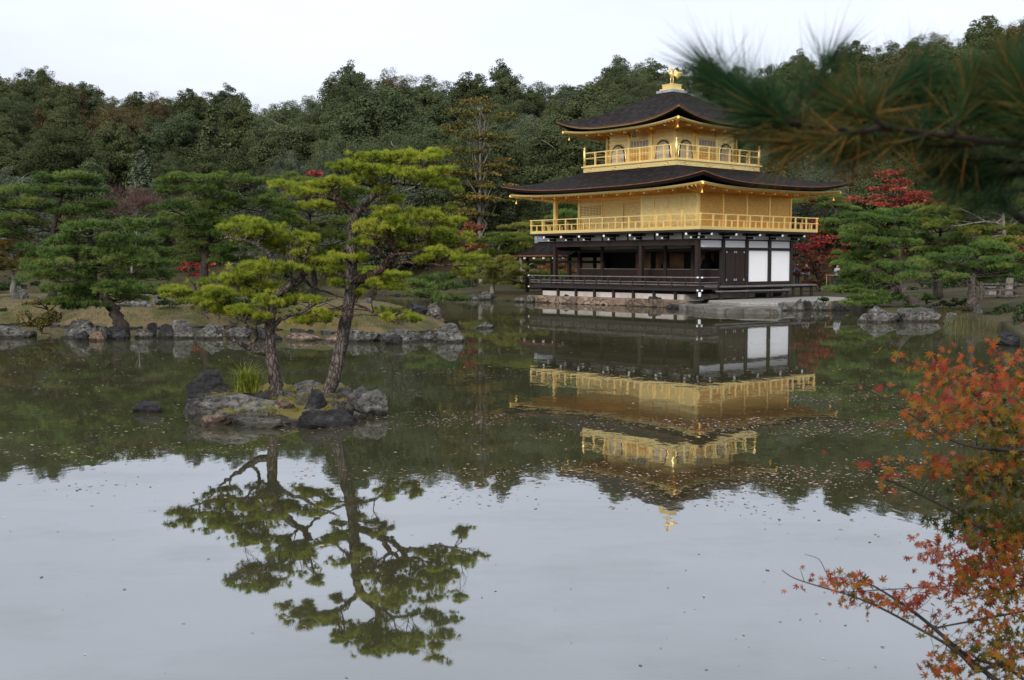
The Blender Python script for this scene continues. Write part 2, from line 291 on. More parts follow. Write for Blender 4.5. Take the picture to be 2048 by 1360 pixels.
for (x, y) in ((0, 0), (0, 2*S), (0, LA), (S, 0), (2*S, 0), (3*S, 0), (LB, 0), (S, LA), (2*S, LA), (3*S, LA), (LB, LA), (LB, 2*S), (S, S), (S, 2*S), (S, 3*S), (S, 4.5*S)):
    r = .115; m = MB().box(x-r, x+r, y-r, y+r, .95 if x else .9, 3.76); P('column', m, 'brown' if (x < S+.1 and y > .1) or (x == 0) else 'dark')
m = MB().box(-.085, .085, 0, LA, 3.43, 3.775).box(S-.07, S+.07, 0, LA, 3.10, 3.28).box(S, LB, -.09, .09, 3.17, 3.32).box(0, LB, -.085, .085, 3.71, 3.775).box(S, LB, -.088, .088, 1.20, 1.36).box(0, LB, LA-.08, LA+.08, 3.2, 3.7).box(LB-.08, LB+.08, 0, LA, 3.2, 3.7)
m.box(0, S, -.084, .084, 3.2, 3.30)
P('beams', m, 'brown')
m = MB().box(S-.03, S+.03, .1, LA, 3.28, 3.6); P('transom', m, 'frieze')
for y0, y1 in ((.1, S), (S, 2*S), (2*S, 3*S), (3*S, 4.5*S), (4.5*S, LA)):
    y0 += .115; y1 -= .115
    m = MB().box(S-.02, S+.02, y0, y1, 1.38, 2.05); pl = P('lattice_panel', m, 'brown')
    m = MB(); n = max(4, int((y1-y0)/.105))
    for k in range(n+1): y = y0+(y1-y0)*k/n; m.box(S-.045, S-.02, y-.014, y+.014, 1.40, 2.05)
    for k in range(8): z = 1.40+k*.09; m.box(S-.05, S-.02, y0, y1, z-.012, z+.012)
    P('lattice', m, 'brown', pl)
    P('lattice_rim', MB().box(S-.055, S-.018, y0, y1, 2.05, 2.085), 'deck', pl)
m = MB().box(2*S+.6, 2*S+.68, .3, LA-.2, 1.3, 3.5); P('inner_wall', m, 'black')
for y0, y1 in ((.35, 1.1), (1.25, 1.5), (S+.1, S+1.55), (2*S+.35, 2*S+1.5), (3*S+.0, 3*S+.55), (3*S+1.0, 3*S+2.3), (-1, -1)):
    if y0 < 0: continue
    P('painted_screen', MB().box(2*S+.55, 2*S+.59, y0+.6, y1+.6, 1.35, 3.1), 'screen')
fig = MB().lathe((2*S-.2, S+.55, 1.3), [(.62, 0), (.66, .25), (.5, .7), (.34, 1.15), (.3, 1.3), (.17, 1.42), (.2, 1.6), (.12, 1.78), (.02, 1.85)], 14); P('seated_statue', fig, 'black')
fig = MB().lathe((2*S-.2, 3*S-.2, 1.3), [(.5, 0), (.5, .3), (.36, .55), (.16, .8), (.18, .98), (.02, 1.1)], 14); P('offering_stand', fig, 'brown')
# right face: doors and white panels
for k in range(4):
    x0, x1 = k*S+.115, (k+1)*S-.115
    P('small_plaster_panel', MB().box(x0, x1, -.02, .03, 3.32, 3.71), 'plaster')
    if k >= 2: P('plaster_panel', MB().box(x0, x1, -.02, .03, 1.36, 3.17), 'plaster')
dr = P('door_wall', MB().box(S+.115, 2*S-.115, -.01, .05, 1.36, 3.17), 'dark')
for k in range(2):
    x0 = S+.25+k*.86; d = P('door', MB().prism([(x0+.06, 1.38), (x0+.76, 1.38), (x0+.82, 1.5), (x0+.82, 3.0), (x0+.7, 3.14), (x0+.12, 3.14), (x0, 3.0), (x0, 1.5)], (0, -.012, 0), (1, 0, 0), (0, 0, 1), (0, -1, 0), .05), 'brown')
    for cx in (x0+.02, x0+.72):
        for cz in (1.42, 3.0): P('metal_corner', MB().box(cx, cx+.09, -.075, -.055, cz, cz+.12), 'tile', d)
    P('door_rib', MB().box(x0+.38, x0+.44, -.08, -.06, 1.42, 3.1), 'dark', d)
m = MB().box(0, LB, LA-.03, LA+.03, 1.3, 2.0).box(LB-.03, LB+.03, 0, LA, 1.3, 3.7).box(2*S, LB, LA-.04, LA+.02, 1.3, 3.2); m.v = [(x, y, z) for x, y, z in m.v]
P('rear_wall', MB().box(LB-.03, LB+.03, .1, LA-.1, 1.3, 3.7).box(2*S, LB-.1, LA-.04, LA+.02, 1.3, 3.7), 'brown')
# right veranda deck and the step in front of it
m = MB().box(.46, 9.7, -1.05, -.1, 1.08, 1.16); dk = P('side_deck', m, 'deck')
m = MB()
for x in (.9, 3.2, 5.5, 7.6, 8.4, 9.4): m.box(x-.07, x+.07, -.95, -.83, .4, 1.08)
m.box(.5, 9.6, -.9, -.78, .98, 1.075); P('deck_leg', m, 'dark', dk)
m = MB().box(-.2, 6.0, -1.85, -1.45, .86, .93); st = P('step_bench', m, 'deck')
m = MB()
for x in (-.05, 2.0, 4.0, 5.4, 5.85): m.box(x-.06, x+.06, -1.8, -1.68, .45, .86)
m.box(-.15, 5.95, -1.78, -1.70, .76, .855); P('step_leg', m, 'dark', st)
# --- frieze and brackets under the balcony
fr = MB().box(-.03, .03, .115, LA, 3.775, 4.16).box(.115, LB, -.03, .03, 3.775, 4.16).box(.1, LB, LA-.03, LA+.03, 3.775, 4.16); P('frieze', fr, 'frieze')
def bracket(x, y, dx, dy):
    c = MB(); e = .2
    c.bar((x, y, 4.045), (x+dx*.95, y+dy*.95, 4.045), .13, .13); c.bar((x, y, 3.87), (x+dx*.55, y+dy*.55, 3.87), .13, .13); c.bar((x-dy*.36, y-dx*.36, 4.05), (x+dy*.36, y+dx*.36, 4.05), .12, .12)
    b = P('bracket', c, 'black')
    P('white_tip', MB().bar((x+dx*.95, y+dy*.95, 4.03), (x+dx*1.0, y+dy*1.0, 4.03), .12, .12), 'tip', b); P('white_tip', MB().bar((x+dx*.55, y+dy*.55, 3.85), (x+dx*.60, y+dy*.60, 3.85), .10, .10), 'tip', b)
    return b
for k in (0, 1, 2, 3, 4, 5): bracket(0, k*S if k < 5 else 4.75*S, -1, 0)
bracket(0, LA, -1, 0)
for k in (0, 1, 2, 3, 4): bracket(k*S, 0, 0, -1)
bracket(0, 0, -.75, -.75)
for k in range(11): P('frieze_strut', MB().box(-.06, .06, k*S/2+S/2-.05, k*S/2+S/2+.05, 3.776, 4.15), 'black')
for k in range(1, 4): P('frieze_strut', MB().box(k*S-.05, k*S+.05, -.06, .06, 3.776, 4.15), 'black')
# --- middle storey
P('balcony_joists', MB().box(-OV+.04, LB+OV-.04, -OV+.04, LA+OV-.04, 4.14, 4.255), 'black')
bal = P('balcony', MB().box(-OV, LB+OV, -OV, LA+OV, 4.257, 4.37), 'gold')
def railing(parent, x0, x1, y0, y1, zf, z1, z2, step, corner, t=.035, cap=None):
    for name, za, zb, tt in (('top_rail', z1-.055, z1, t), ('middle_rail', z2-.045, z2, t*.85)):
        m = MB(); e = .12 if corner is None else 0
        m.box(x0-tt, x0+tt, y0-e, y1+e, za, zb).box(x1-tt, x1+tt, y0-e, y1+e, za, zb).box(x0-e, x1+e, y0-tt, y0+tt, za+.003, zb+.003).box(x0-e, x1+e, y1-tt, y1+tt, za+.003, zb+.003); P(name, m, 'gold', parent)
    m = MB().box(x0-tt, x0+tt, y0, y1, zf, zf+.06).box(x1-tt, x1+tt, y0, y1, zf, zf+.06).box(x0, x1, y0-tt, y0+tt, zf, zf+.063).box(x0, x1, y1-tt, y1+tt, zf, zf+.063); P('bottom_rail', m, 'gold', parent)
    nx, ny = round((x1-x0)/step), round((y1-y0)/step)
    pts = [(x0, y0+(y1-y0)*k/ny, k, ny) for k in range(ny+1)]+[(x1, y0+(y1-y0)*k/ny, k, ny) for k in range(ny+1)]+[(x0+(x1-x0)*k/nx, y0, k, nx) for k in range(1, nx)]+[(x0+(x1-x0)*k/nx, y1, k, nx) for k in range(1, nx)]
    for x, y, k, n in pts:
        c = k in (0, n) and x in (x0, x1)
        if c and corner: P('corner_post', MB().lathe((x, y, zf), [(.085, -.02), (.085, corner-.22), (.06, corner-.2), (.06, corner-.15), (.085, corner-.12), (.07, corner-.06), (.02, corner)], 10), 'gold', parent)
        else: P('post', MB().box(x-.042, x+.042, y-.042, y+.042, zf, z1-.03), 'gold', parent)
    m = MB()
    if cap is None:
        for x, y, k, n in pts:
            if k < n:
                if x in (x0, x1): yy = y+(y1-y0)/n/2; P('half_post', MB().box(x-.035, x+.035, yy-.035, yy+.035, zf, z2-.03), 'gold', parent)
                else: xx = x+(x1-x0)/n/2; P('half_post', MB().box(xx-.035, xx+.035, y-.035, y+.035, zf, z2-.03), 'gold', parent)
    else:
        for x, y, k, n in pts:
            if not (k in (0, n) and x in (x0, x1)): P('post_cap', MB().box(x-.06, x+.06, y-.06, y+.06, z1-.13, z1-.05), 'gold', parent)
rl = P('balcony_kerb', MB().box(-OV+.02, -OV+.1, -OV+.1, LA+OV-.1, 4.37, 4.40), 'gold'); railing(rl, -OV+.05, LB+OV-.05, -OV+.05, LA+OV-.05, 4.372, 5.13, 4.80, 1.07, None)
P('column', MB().box(-.1, .1, LA-.1, LA+.1, 4.37, 6.4), 'gold'); P('column', MB().box(S-.1, S+.1, LA-.1, LA+.1, 4.37, 6.4), 'gold')
# projecting room of the left face: horizontal board shutters
sw = P('board_wall', MB().box(0, .06, 0, 2*S, 4.37, 6.42).box(.06, S, 2*S-.06, 2*S, 4.37, 6.42), 'gold_wall')
for k in range(4):
    y0, y1 = .14+k*1.025, .14+k*1.025+.98; m = MB().box(-.03, -.002, y0, y1, 4.45, 6.18)
    sh = P('shutter', m, 'gold_wall'); m = MB(); nn = 19
    for j in range(nn): z = 4.47+j*.09; m.box(-.052, -.03, y0+.03, y1-.03, z, z+.062)
    P('boards', m, 'gold_wall', sh)
P('header_beam', MB().box(-.05, .03, -.06, 2*S+.06, 6.19, 6.27).box(-.052, .02, -.05, .09, 4.37, 6.3).box(-.052, .02, 2*S-.1, 2*S+.05, 4.37, 6.3), 'gold')
# recessed wall of the open gallery
P('gallery_wall', MB().box(S-.02, S+.04, 2*S, LA, 4.37, 6.42), 'gold_wall')
P('header_beam', MB().box(S-.06, S, 2*S, LA, 6.14, 6.26).box(S-.055, S, 2*S, LA, 4.40, 4.5), 'gold')
wd = P('window', MB().box(S-.06, S-.02, 4.5*S+.1, LA-.12, 5.34, 5.40).box(S-.06, S-.02, 4.5*S+.1, LA-.12, 6.06, 6.13).box(S-.06, S-.02, 4.5*S+.04, 4.5*S+.12, 4.5, 6.13), 'gold')
P('dark_opening', MB().box(S-.03, S-.022, 4.5*S+.12, LA-.12, 5.40, 6.06), 'brown', wd); m = MB()
for k in range(15): y = 4.5*S+.12+k*(S-.24)/14; m.box(S-.055, S-.03, y-.022, y+.022, 5.40, 6.06)
for k in range(7): z = 5.42+k*.1; m.box(S-.06, S-.028, 4.5*S+.12, LA-.12, z-.02, z+.02)
P('lattice', m, 'gold', wd)
for k in range(3):
    y0 = 2*S+.12+k*1.72; d = P('door', MB().box(S-.06, S-.02, y0, y0+1.55, 4.5, 6.10), 'gold_wall'); P('door_edge', MB().box(S-.075, S-.02, y0-.06, y0, 4.5, 6.12).box(S-.075, S-.02, y0+1.555, y0+1.61, 4.5, 6.12), 'gold', d); P('dark_gap', MB().box(S-.03, S-.021, y0-.14, y0-.061, 4.5, 6.10), 'brown', d)
# right face of the middle storey
P('side_wall', MB().box(.06, LB, 0, .06, 4.37, 6.45).box(LB-.06, LB, .06, LA, 4.37, 6.45).box(S, LB-.06, LA-.06, LA, 4.37, 6.45), 'gold_shaded')
for k in range(1, 5): P('wall_post', MB().box(k*S-.055-(.06 if k == 4 else 0), k*S+.055-(.06 if k == 4 else 0), -.05, .0-.001, 4.37, 6.44), 'gold')
P('wall_post', MB().box(.01, .12, -.045, -.001, 4.37, 6.44), 'gold')
# --- roofs
def eave_z(zm, zt, w, e): return zm+(zt-zm)*abs(w)**e
def outline(o, d, zm, zt, e, n=40):
    x0, x1, y0, y1 = o[0]+d, o[1]-d, o[2]+d, o[3]-d; pts = []
    for (ax, ay), (bx, by) in (((x0, y0), (x1, y0)), ((x1, y0), (x1, y1)), ((x1, y1), (x0, y1)), ((x0, y1), (x0, y0))):
        for k in range(n):
            w_ = -math.cos(math.pi*k/n)*.35+(2*k/n-1)*.65; t = (w_+1)/2; pts.append((ax+(bx-ax)*t, ay+(by-ay)*t, eave_z(zm, zt, w_, e)))
    return np.array(pts)
def strip(name, rings, mat, parent):
    Pg = np.array(rings); return grid_mesh(name, Pg, M[mat], parent, closed_u=True)
def hip_roof(outer, inner, zm, zt, ztop, pm, ph, fz, ft, fin, wall, wz, e=3.2, band=False, rs=.30, th=.2):
    n, ns = 40, 18; rings = []
    o = outline(outer, 0, 0, 1, 1, n)              # z channel = |w|
    x0, x1, y0, y1 = inner; q = outline((x0, x1, y0, y1), 0, 0, 1, 1, n)
    W = o[:, 2]; ze = zm+(zt-zm)*W**e; p = pm+(ph-pm)*W**2.5
    for j in range(ns+1):
        s = j/ns; xy = o[:, :2]*(1-s)+q[:, :2]*s; z = ze+(ztop-ze)*s**p; rings.append(np.column_stack([xy, z]))
    r = strip('roof', rings, 'roof', pav)
    def ring(d, dz, zmm=zm, ztt=zt): a = outline(outer, d, zmm, ztt, e, n); a[:, 2] += dz; return a
    strip('shingle_lip', [ring(0, 0), ring(-.012, -.02), ring(.0, -.055), ring(.05, -.06)], 'red_edge', r)
    if band: strip('gilt_band', [ring(.03, -.058), ring(.03, -.10), ring(.08, -.102)], 'gold', r); k0 = -.10
    else: k0 = -.058
    strip('roof_edge', [ring(.05, k0), ring(.09, -th), ring(fin+.05, -th-.01)], 'roof_edge', r)
    a = [ring(fin, -.003, fz+.14, ft+.14), ring(fin, -.14, fz+.14, ft+.14), ring(fin+.09, -.143, fz+.14, ft+.14)]
    strip('gilt_fascia', a, 'gold', r)
    wr = outline(wall, 0, wz, wz, 1, n); sf = outline(outer, fin+.08, fz+.03, ft+.03, e, n)
    s_ = strip('eave_soffit', [sf, wr], 'gold_bounce_tint', r)
    m = MB(); ox0, ox1, oy0, oy1 = outer[0]+fin+.06, outer[1]-fin-.06, outer[2]+fin+.06, outer[3]-fin-.06
    def fzw(t, a, b): return eave_z(fz, ft, 2*(t-a)/(b-a)-1, e)
    y = oy0+.15
    while y < oy1:
        z = fzw(y, oy0, oy1); yy = min(max(y, wall[2]), wall[3])
        m.bar((ox0, y, z+.0), (wall[0], yy if abs(y-yy) < .01 else yy, wz-.03), .07, .08); m.bar((ox1, y, z), (wall[1], yy, wz-.03), .07, .08); y += rs
    x = ox0+.15
    while x < ox1:
        z = fzw(x, ox0, ox1); xx = min(max(x, wall[0]), wall[1]); m.bar((x, oy0, z), (xx, wall[2], wz-.03), .07, .08); m.bar((x, oy1, z), (xx, wall[3], wz-.03), .07, .08); x += rs
    P('rafters', m, 'gold_bounce_tint', s_)
    for cx, cy, ix, iy in ((outer[0], outer[2], wall[0], wall[2]), (outer[0], outer[3], wall[0], wall[3]), (outer[1], outer[2], wall[1], wall[2]), (outer[1], outer[3], wall[1], wall[3])):
        sx, sy = np.sign(ix-cx), np.sign(iy-cy); tx, ty = cx+sx*(fin-.02), cy+sy*(fin-.02)
        P('corner_rafter', MB().bar((ix, iy, wz-.08), (tx+sx*.25, ty+sy*.25, ft-.04), .13, .13).bar((tx+sx*.25, ty+sy*.25, ft-.03), (tx-sx*.0, ty-sy*.0, ft+.03), .11, .11), 'gold_bounce_tint', r)
        bx, by = tx+sx*.32, ty+sy*.32
        P('wind_bell', MB().lathe((bx, by, ft-.48), [(.085, 0), (.08, .03), (.055, .10), (.04, .17), (.015, .20), (.010, .34)], 10), 'gold_bounce_tint', r)
    y = oy0+1.2
    while y < oy1-1: P('eave_peg', MB().box(outer[0]+fin+.25, outer[0]+fin+.5, y-.05, y+.05, fzw(y, oy0, oy1)-.12, fzw(y, oy0, oy1)-.03), 'gold', s_); y += 1.06
    x = ox0+1.2
    while x < ox1-1: P('eave_peg', MB().box(x-.05, x+.05, outer[2]+fin+.25, outer[2]+fin+.5, fzw(x, ox0, ox1)-.12, fzw(x, ox0, ox1)-.03), 'gold', s_); x += 1.06
    return r
E1 = 2.43
hip_roof((-E1, LB+E1, -E1, LA+E1), (.95, 8.55, 2.47, 10.07), 6.776, 7.256, 8.06, 1.25, 2.0, 6.40, 6.62, .38, (-.0, LB, -.0, LA), 6.40)
P('ceiling', MB().box(.03, LB-.03, .03, LA-.03, 6.41, 6.5), 'gold_bounce_tint')
W3, AX, AY = 5.541, 1.98, 3.496; O3 = 1.06
# --- top storey
P('balcony_skirt', MB().box(AX-O3, AX+W3+O3, AY-O3, AY+W3+O3, 7.9, 8.33), 'gold_wall')
b3 = P('balcony', MB().box(AX-O3-.1, AX+W3+O3+.1, AY-O3-.1, AY+W3+O3+.1, 8.33, 8.412), 'gold')
m = MB()
for k in range(4):
    y = AY-O3+.75+k*2.1
    for pts in (((y-.28, 8.2), (y-.1, 8.24), (y, 8.19)), ((y-.05, 8.17), (y+.08, 8.10), (y+.24, 8.12), (y+.27, 8.22))):
        m.tube([(AX-O3-.015, a, z) for a, z in pts], .025, 6)
    for pts in (((y-1.5-.28, 8.2), (y-1.5-.1, 8.24), (y-1.5, 8.19)), ((y-1.5-.05, 8.17), (y-1.5+.08, 8.10), (y-1.5+.24, 8.12), (y-1.5+.27, 8.22))):
        m.tube([(a, AY-O3-.015, z) for a, z in pts], .025, 6)
P('cloud_ornament', m, 'gold')
rl = P('balcony_kerb', MB().box(AX-O3+.02, AX-O3+.12, AY-O3+.1, AY+W3+O3-.1, 8.412, 8.44), 'gold'); railing(rl, AX-O3+.05, AX+W3+O3-.05, AY-O3+.05, AY+W3+O3-.05, 8.413, 9.27, 8.93, .96, 1.22, .03, 1)
P('wall', MB().box(AX, AX+W3, AY, AY+W3, 8.412, 10.42), 'gold_wall')
for k in range(4):
    d = W3*k/3
    for x, y in {(AX, AY+d), (AX+W3, AY+d), (AX+d, AY), (AX+d, AY+W3)}:
        if (k in (0, 3)) and y == AY+W3 and x in (AX, AX+W3) and k == 0 and x == AX: pass
        P('column', MB().box(x-.085, x+.085, y-.085, y+.085, 8.412, 10.1), 'gold')
        dx = -1 if x == AX else (1 if x == AX+W3 else 0); dy = -1 if y == AY else (1 if y == AY+W3 else 0)
        P('bracket', MB().box(x-.13+dx*.02, x+.13+dx*.02, y-.13+dy*.02, y+.13+dy*.02, 10.1, 10.19).bar((x, y, 10.25), (x+dx*.55, y+dy*.55, 10.25), .13, .12).box(x+dx*.4-.16, x+dx*.4+.16, y+dy*.4-.16, y+dy*.4+.16, 10.31, 10.40), 'gold_bounce_tint')
P('wall_band', MB().box(AX-.03, AX+W3+.03, AY-.03, AY+W3+.03, 10.0, 10.07).box(AX-.032, AX+W3+.032, AY-.032, AY+W3+.032, 9.72, 9.78).box(AX-.05, AX+W3+.05, AY-.05, AY+W3+.05, 8.413, 8.52), 'gold')
def bell(wd_, ht):
    hw = wd_/2; pts = [(-hw*1.08, 0), (-hw*1.0, ht*.22), (-hw*.96, ht*.45), (-hw*.93, ht*.60), (-hw*.82, ht*.76), (-hw*.62, ht*.88), (-hw*.34, ht*.965), (-hw*.12, ht*.99), (0, ht)]
    return pts+[(-a, b) for a, b in reversed(pts[:-1])]
def kato_window(o, ex, ez):
    ex, ez = Vector(ex), Vector(ez); o = Vector(o)
    fr = bell(1.16, 1.12); p = MB().prism(fr, o, ex, (0, 0, 1), ez, .035); wdw = P('window', p, 'brown')
    inn = [(a*.9, b*.94) for a, b in bell(1.16, 1.12)]; P('paper', MB().prism(inn, o+ez*.03, ex, (0, 0, 1), ez, .012), 'shoji', wdw)
    rim = [(a*1.07, b*1.04) for a, b in fr]; V = [o+ex*a+Vector((0, 0, b)) for a, b in rim]; P('frame', MB().tube(V, .03, 6), 'gold', wdw); m = MB()
    def hgt(a): 
        for (a0, b0), (a1, b1) in zip(inn[:-1], inn[1:]):
            if min(a0, a1) <= a <= max(a0, a1) and abs(a1-a0) > 1e-6 and b0+b1 > .5: return b0+(b1-b0)*(a-a0)/(a1-a0)
        return .5
    for k in range(-3, 4):
        a = k*.13; q = o+ex*a+ez*.048; m.bar(q, q+Vector((0, 0, hgt(a)-.01)), .03, .03)
    for b in (.28, .62): m.bar(o+ex*-.48+Vector((0, 0, b))+ez*.052, o+ex*.48+Vector((0, 0, b))+ez*.052, .03, .03)
    P('lattice', m, 'gold', wdw)
for d in (W3/6, W3*5/6):
    kato_window((AX-.005, AY+d, 8.55), (0, 1, 0), (-1, 0, 0)); kato_window((AX+d, AY-.005, 8.55), (1, 0, 0), (0, -1, 0))
def panel_doors(o, ex, ez):
    ex, ez, o = Vector(ex), Vector(ez), Vector(o)
    for s in (-1, 1):
        d = MB().prism([(s*.02, 0), (s*.74, 0), (s*.74, 1.3), (s*.02, 1.3)], o, ex, (0, 0, 1), ez, .045); d = P('door', d, 'gold_shaded'); m = MB()
        for a in (.04, .26, .5, .72): m.bar(o+ex*s*a+ez*.055, o+ex*s*a+ez*.055+Vector((0, 0, 1.3)), .04, .03)
        for b in (.02, .4, .75, .82, 1.28): m.bar(o+ex*s*.04+ez*.06+Vector((0, 0, b)), o+ex*s*.72+ez*.06+Vector((0, 0, b)), .03, .04)
        P('door_lattice', m, 'gold', d)
        P('grille', MB().prism([(s*.06, .84), (s*.7, .84), (s*.7, 1.26), (s*.06, 1.26)], o+ez*.045, ex, (0, 0, 1), ez, .006), 'shoji', d)
    P('door_post', MB().bar(o+ex*-.82+ez*.04, o+ex*-.82+ez*.04+Vector((0, 0, 1.45)), .09, .09).bar(o+ex*.82+ez*.04, o+ex*.82+ez*.04+Vector((0, 0, 1.45)), .09, .09).bar(o+ex*-.9+ez*.05+Vector((0, 0, 1.4)), o+ex*.9+ez*.05+Vector((0, 0, 1.4)), .09, .1), 'gold')
panel_doors((AX-.005, AY+W3/2, 8.52), (0, 1, 0), (-1, 0, 0)); panel_doors((AX+W3/2, AY-.005, 8.52), (1, 0, 0), (0, -1, 0))
# hanging name board
t_ = R(24); pc = Vector((AX-.62, AY+W3/2-.02, 10.22)); ezp = Vector((-math.cos(t_), 0, -math.sin(t_))); eyp = Vector((-math.sin(t_), 0, math.cos(t_)))
nb = P('name_board', MB().prism([(-.2, -.33), (.2, -.33), (.2, .33), (-.2, .33)], pc, (0, 1, 0), eyp, ezp, .04), 'gold'); P('board_face', MB().prism([(-.15, -.28), (.15, -.28), (.15, .28), (-.15, .28)], pc+ezp*.04, (0, 1, 0), eyp, ezp, .006), 'black', nb)
tcu = bpy.data.curves.new('board_writing', 'FONT'); tcu.body = '\u7a76\n\u7adf\n\u9802'; tcu.size = .2; tcu.space_line = .85; tcu.align_x = 'CENTER'; tcu.align_y = 'CENTER'; tcu.extrude = .004
to = link('x', tcu); dg0 = bpy.context.evaluated_depsgraph_get(); dg0.update(); tme = bpy.data.meshes.new_from_object(to.evaluated_get(dg0)); bpy.data.objects.remove(to); bpy.data.curves.remove(tcu)
tme.materials.clear(); tme.materials.append(M['gold']); to = link('board_writing', tme, nb); mt = Matrix.Identity(4)
for i, vv in enumerate((Vector((0, -1, 0)), eyp, ezp)): mt.col[i][:3] = vv
mt.translation = pc+ezp*.055; to.matrix_local = mt
E2 = 2.287
ux0, ux1, uy0, uy1 = AX-E2, AX+W3+E2, AY-E2, AY+W3+E2; mcx, mcy = AX+W3/2, AY+W3/2
hip_roof((ux0, ux1, uy0, uy1), (mcx-.66, mcx+.66, mcy-.66, mcy+.66), 10.55, 11.24, 12.86, 1.35, 1.85, 10.22, 10.52, .30, (AX, AX+W3, AY, AY+W3), 10.38, 2.8, True, .26, .18)
P('roof_cap', MB().box(mcx-.67, mcx+.67, mcy-.67, mcy+.67, 12.80, 13.0), 'tile')
P('finial_base', MB().box(mcx-.53, mcx+.53, mcy-.53, mcy+.53, 13.0, 13.11).box(mcx-.41, mcx+.41, mcy-.41, mcy+.41, 13.11, 13.36).box(mcx-.44, mcx+.44, mcy-.44, mcy+.44, 13.36, 13.40).lathe((mcx, mcy, 13.40), [(.2, 0), (.14, .06), (.1, .09)], 12), 'gold')
# gilded phoenix with one wing raised and the other wing and tail fanned out
rx_ = Vector((.764, -.645, 0)); vw = Vector((-.645, -.764, 0))
def pq(a, s_, z): return Vector((mcx, mcy, z))+rx_*a+vw*s_
bird = MB().tube([pq(.16, -.05, 13.92), pq(.10, -.02, 13.92), pq(.0, 0, 13.93), pq(-.06, .05, 13.99), pq(-.06, .07, 14.08), pq(-.02, .05, 14.17), pq(.0, .04, 14.25), pq(-.02, .06, 14.33), pq(-.07, .10, 14.36), pq(-.13, .13, 14.34)], [.03, .09, .125, .105, .08, .055, .05, .075, .06, .012], 10)
phx = P('phoenix_finial', bird, 'gold')
P('crest', MB().prism([(-.08, 14.36), (.0, 14.42), (.05, 14.50), (-.06, 14.52), (-.13, 14.46)], pq(0, .05, 0), rx_, (0, 0, 1), vw, .03), 'gold', phx)
for s in (-1, 1): P('leg', MB().tube([pq(s*.07, 0, 13.86), pq(s*.075, .01, 13.66), pq(s*.075, 0, 13.47)], [.045, .028, .034], 7), 'gold', phx)
def feather(m, p0, p1, w_, lift=.03):
    p0, p1 = Vector(p0), Vector(p1); m.tube([p0, p0.lerp(p1, .5)+Vector((0, 0, lift)), p0.lerp(p1, .85)+Vector((0, 0, lift*.6)), p1], [w_*.5, w_, w_*.9, w_*.25], 6)
m = MB()
for k in range(4): feather(m, pq(-.08, .05, 13.95+.02*k), pq(-.16-.055*k, .05, 14.10+.06*k), .04, -.03)
P('wing', m, 'gold', phx); m = MB()
for k in range(7): feather(m, pq(.12, -.02, 13.98+.015*k), pq(.34+.06*k, -.06, 13.72+.03*k+.012*k*k*.35), .042, .10)
P('wing', m, 'gold', phx); m = MB()
for k in range(3): feather(m, pq(.12, -.06, 13.98), pq(.22+.07*k, -.16, 14.38-.05*k), .04, .02)
P('tail', m, 'gold', phx)
# --- the small fishing porch at the left end
fp = P('porch_floor', MB().box(1.9, 4.5, LA, LA+5.4, 1.0, 1.14), 'dark')
cxp = 3.2; prof = []
for s in np.linspace(0, 1, 9): prof.append((1.25+(cxp-1.25)*s, 2.95+.95*s**1.5))
pr = [(x, z) for x, z in prof]+[(2*cxp-x, z) for x, z in reversed(prof[:-1])]
rowsP = []
for y in np.linspace(LA+.15, LA+5.1, 8): rowsP.append([(x, y, z) for x, z in pr])
yh = LA+6.1
rr = grid_mesh('porch_roof', np.array(rowsP), M['roof'], pav)
he = []
for s in np.linspace(0, 1, 7):
    y = LA+5.1+(yh+.2-LA-5.1)*s; k = 1-s; zmax = 2.95+.95*k**1.6
    he.append([(x if True else x, y, min(z, zmax)) for x, z in pr])
grid_mesh('hip_end', np.array(he), M['roof'], rr)
P('porch_eave', MB().box(1.22, 1.32, LA+.15, yh+.2, 2.86, 2.955).box(2*cxp-1.32, 2*cxp-1.22, LA+.15, yh+.2, 2.86, 2.955).box(1.32, 2*cxp-1.32, yh+.1, yh+.2, 2.86, 2.955), 'red_edge', rr)
P('porch_soffit', MB().box(1.33, 2*cxp-1.33, LA+.15, yh+.09, 2.80, 2.86), 'dark', rr)
for k in range(6): P('rafter_tip', MB().box(1.22, 1.34, LA+.6+k*.95, LA+.7+k*.95, 2.70, 2.80), 'tip', rr)
P('porch_ridge', MB().box(cxp-.16, cxp+.16, LA+.1, LA+5.15, 3.88, 4.02).box(cxp-.2, cxp+.2, LA+4.0, LA+5.0, 4.02, 4.16).box(cxp-.22, cxp+.22, LA+5.1, LA+5.4, 3.8, 4.25), 'tile', rr)
for x in (2.05, 4.35):
    for y in (LA+.9, LA+5.1): P('porch_post', MB().box(x-.09, x+.09, y-.09, y+.09, -.6, 2.82), 'dark')
P('porch_beam', MB().box(1.97, 2.13, LA, LA+5.3, 2.42, 2.58).box(4.27, 4.43, LA, LA+5.3, 2.42, 2.58), 'dark')
m = MB().box(1.97, 2.03, LA, LA+5.3, 1.55, 1.60).box(1.97, 2.03, LA, LA+5.3, 1.33, 1.37).box(4.37, 4.43, LA, LA+5.3, 1.55, 1.60).box(1.97, 4.43, LA+5.24, LA+5.3, 1.553, 1.603)
for k in range(6): m.box(1.96, 2.04, LA+.1+k*1.0, LA+.18+k*1.0, 1.14, 1.55).box(4.36, 4.44, LA+.1+k*1.0, LA+.18+k*1.0, 1.14, 1.55)
P('porch_railing', m, 'dark')
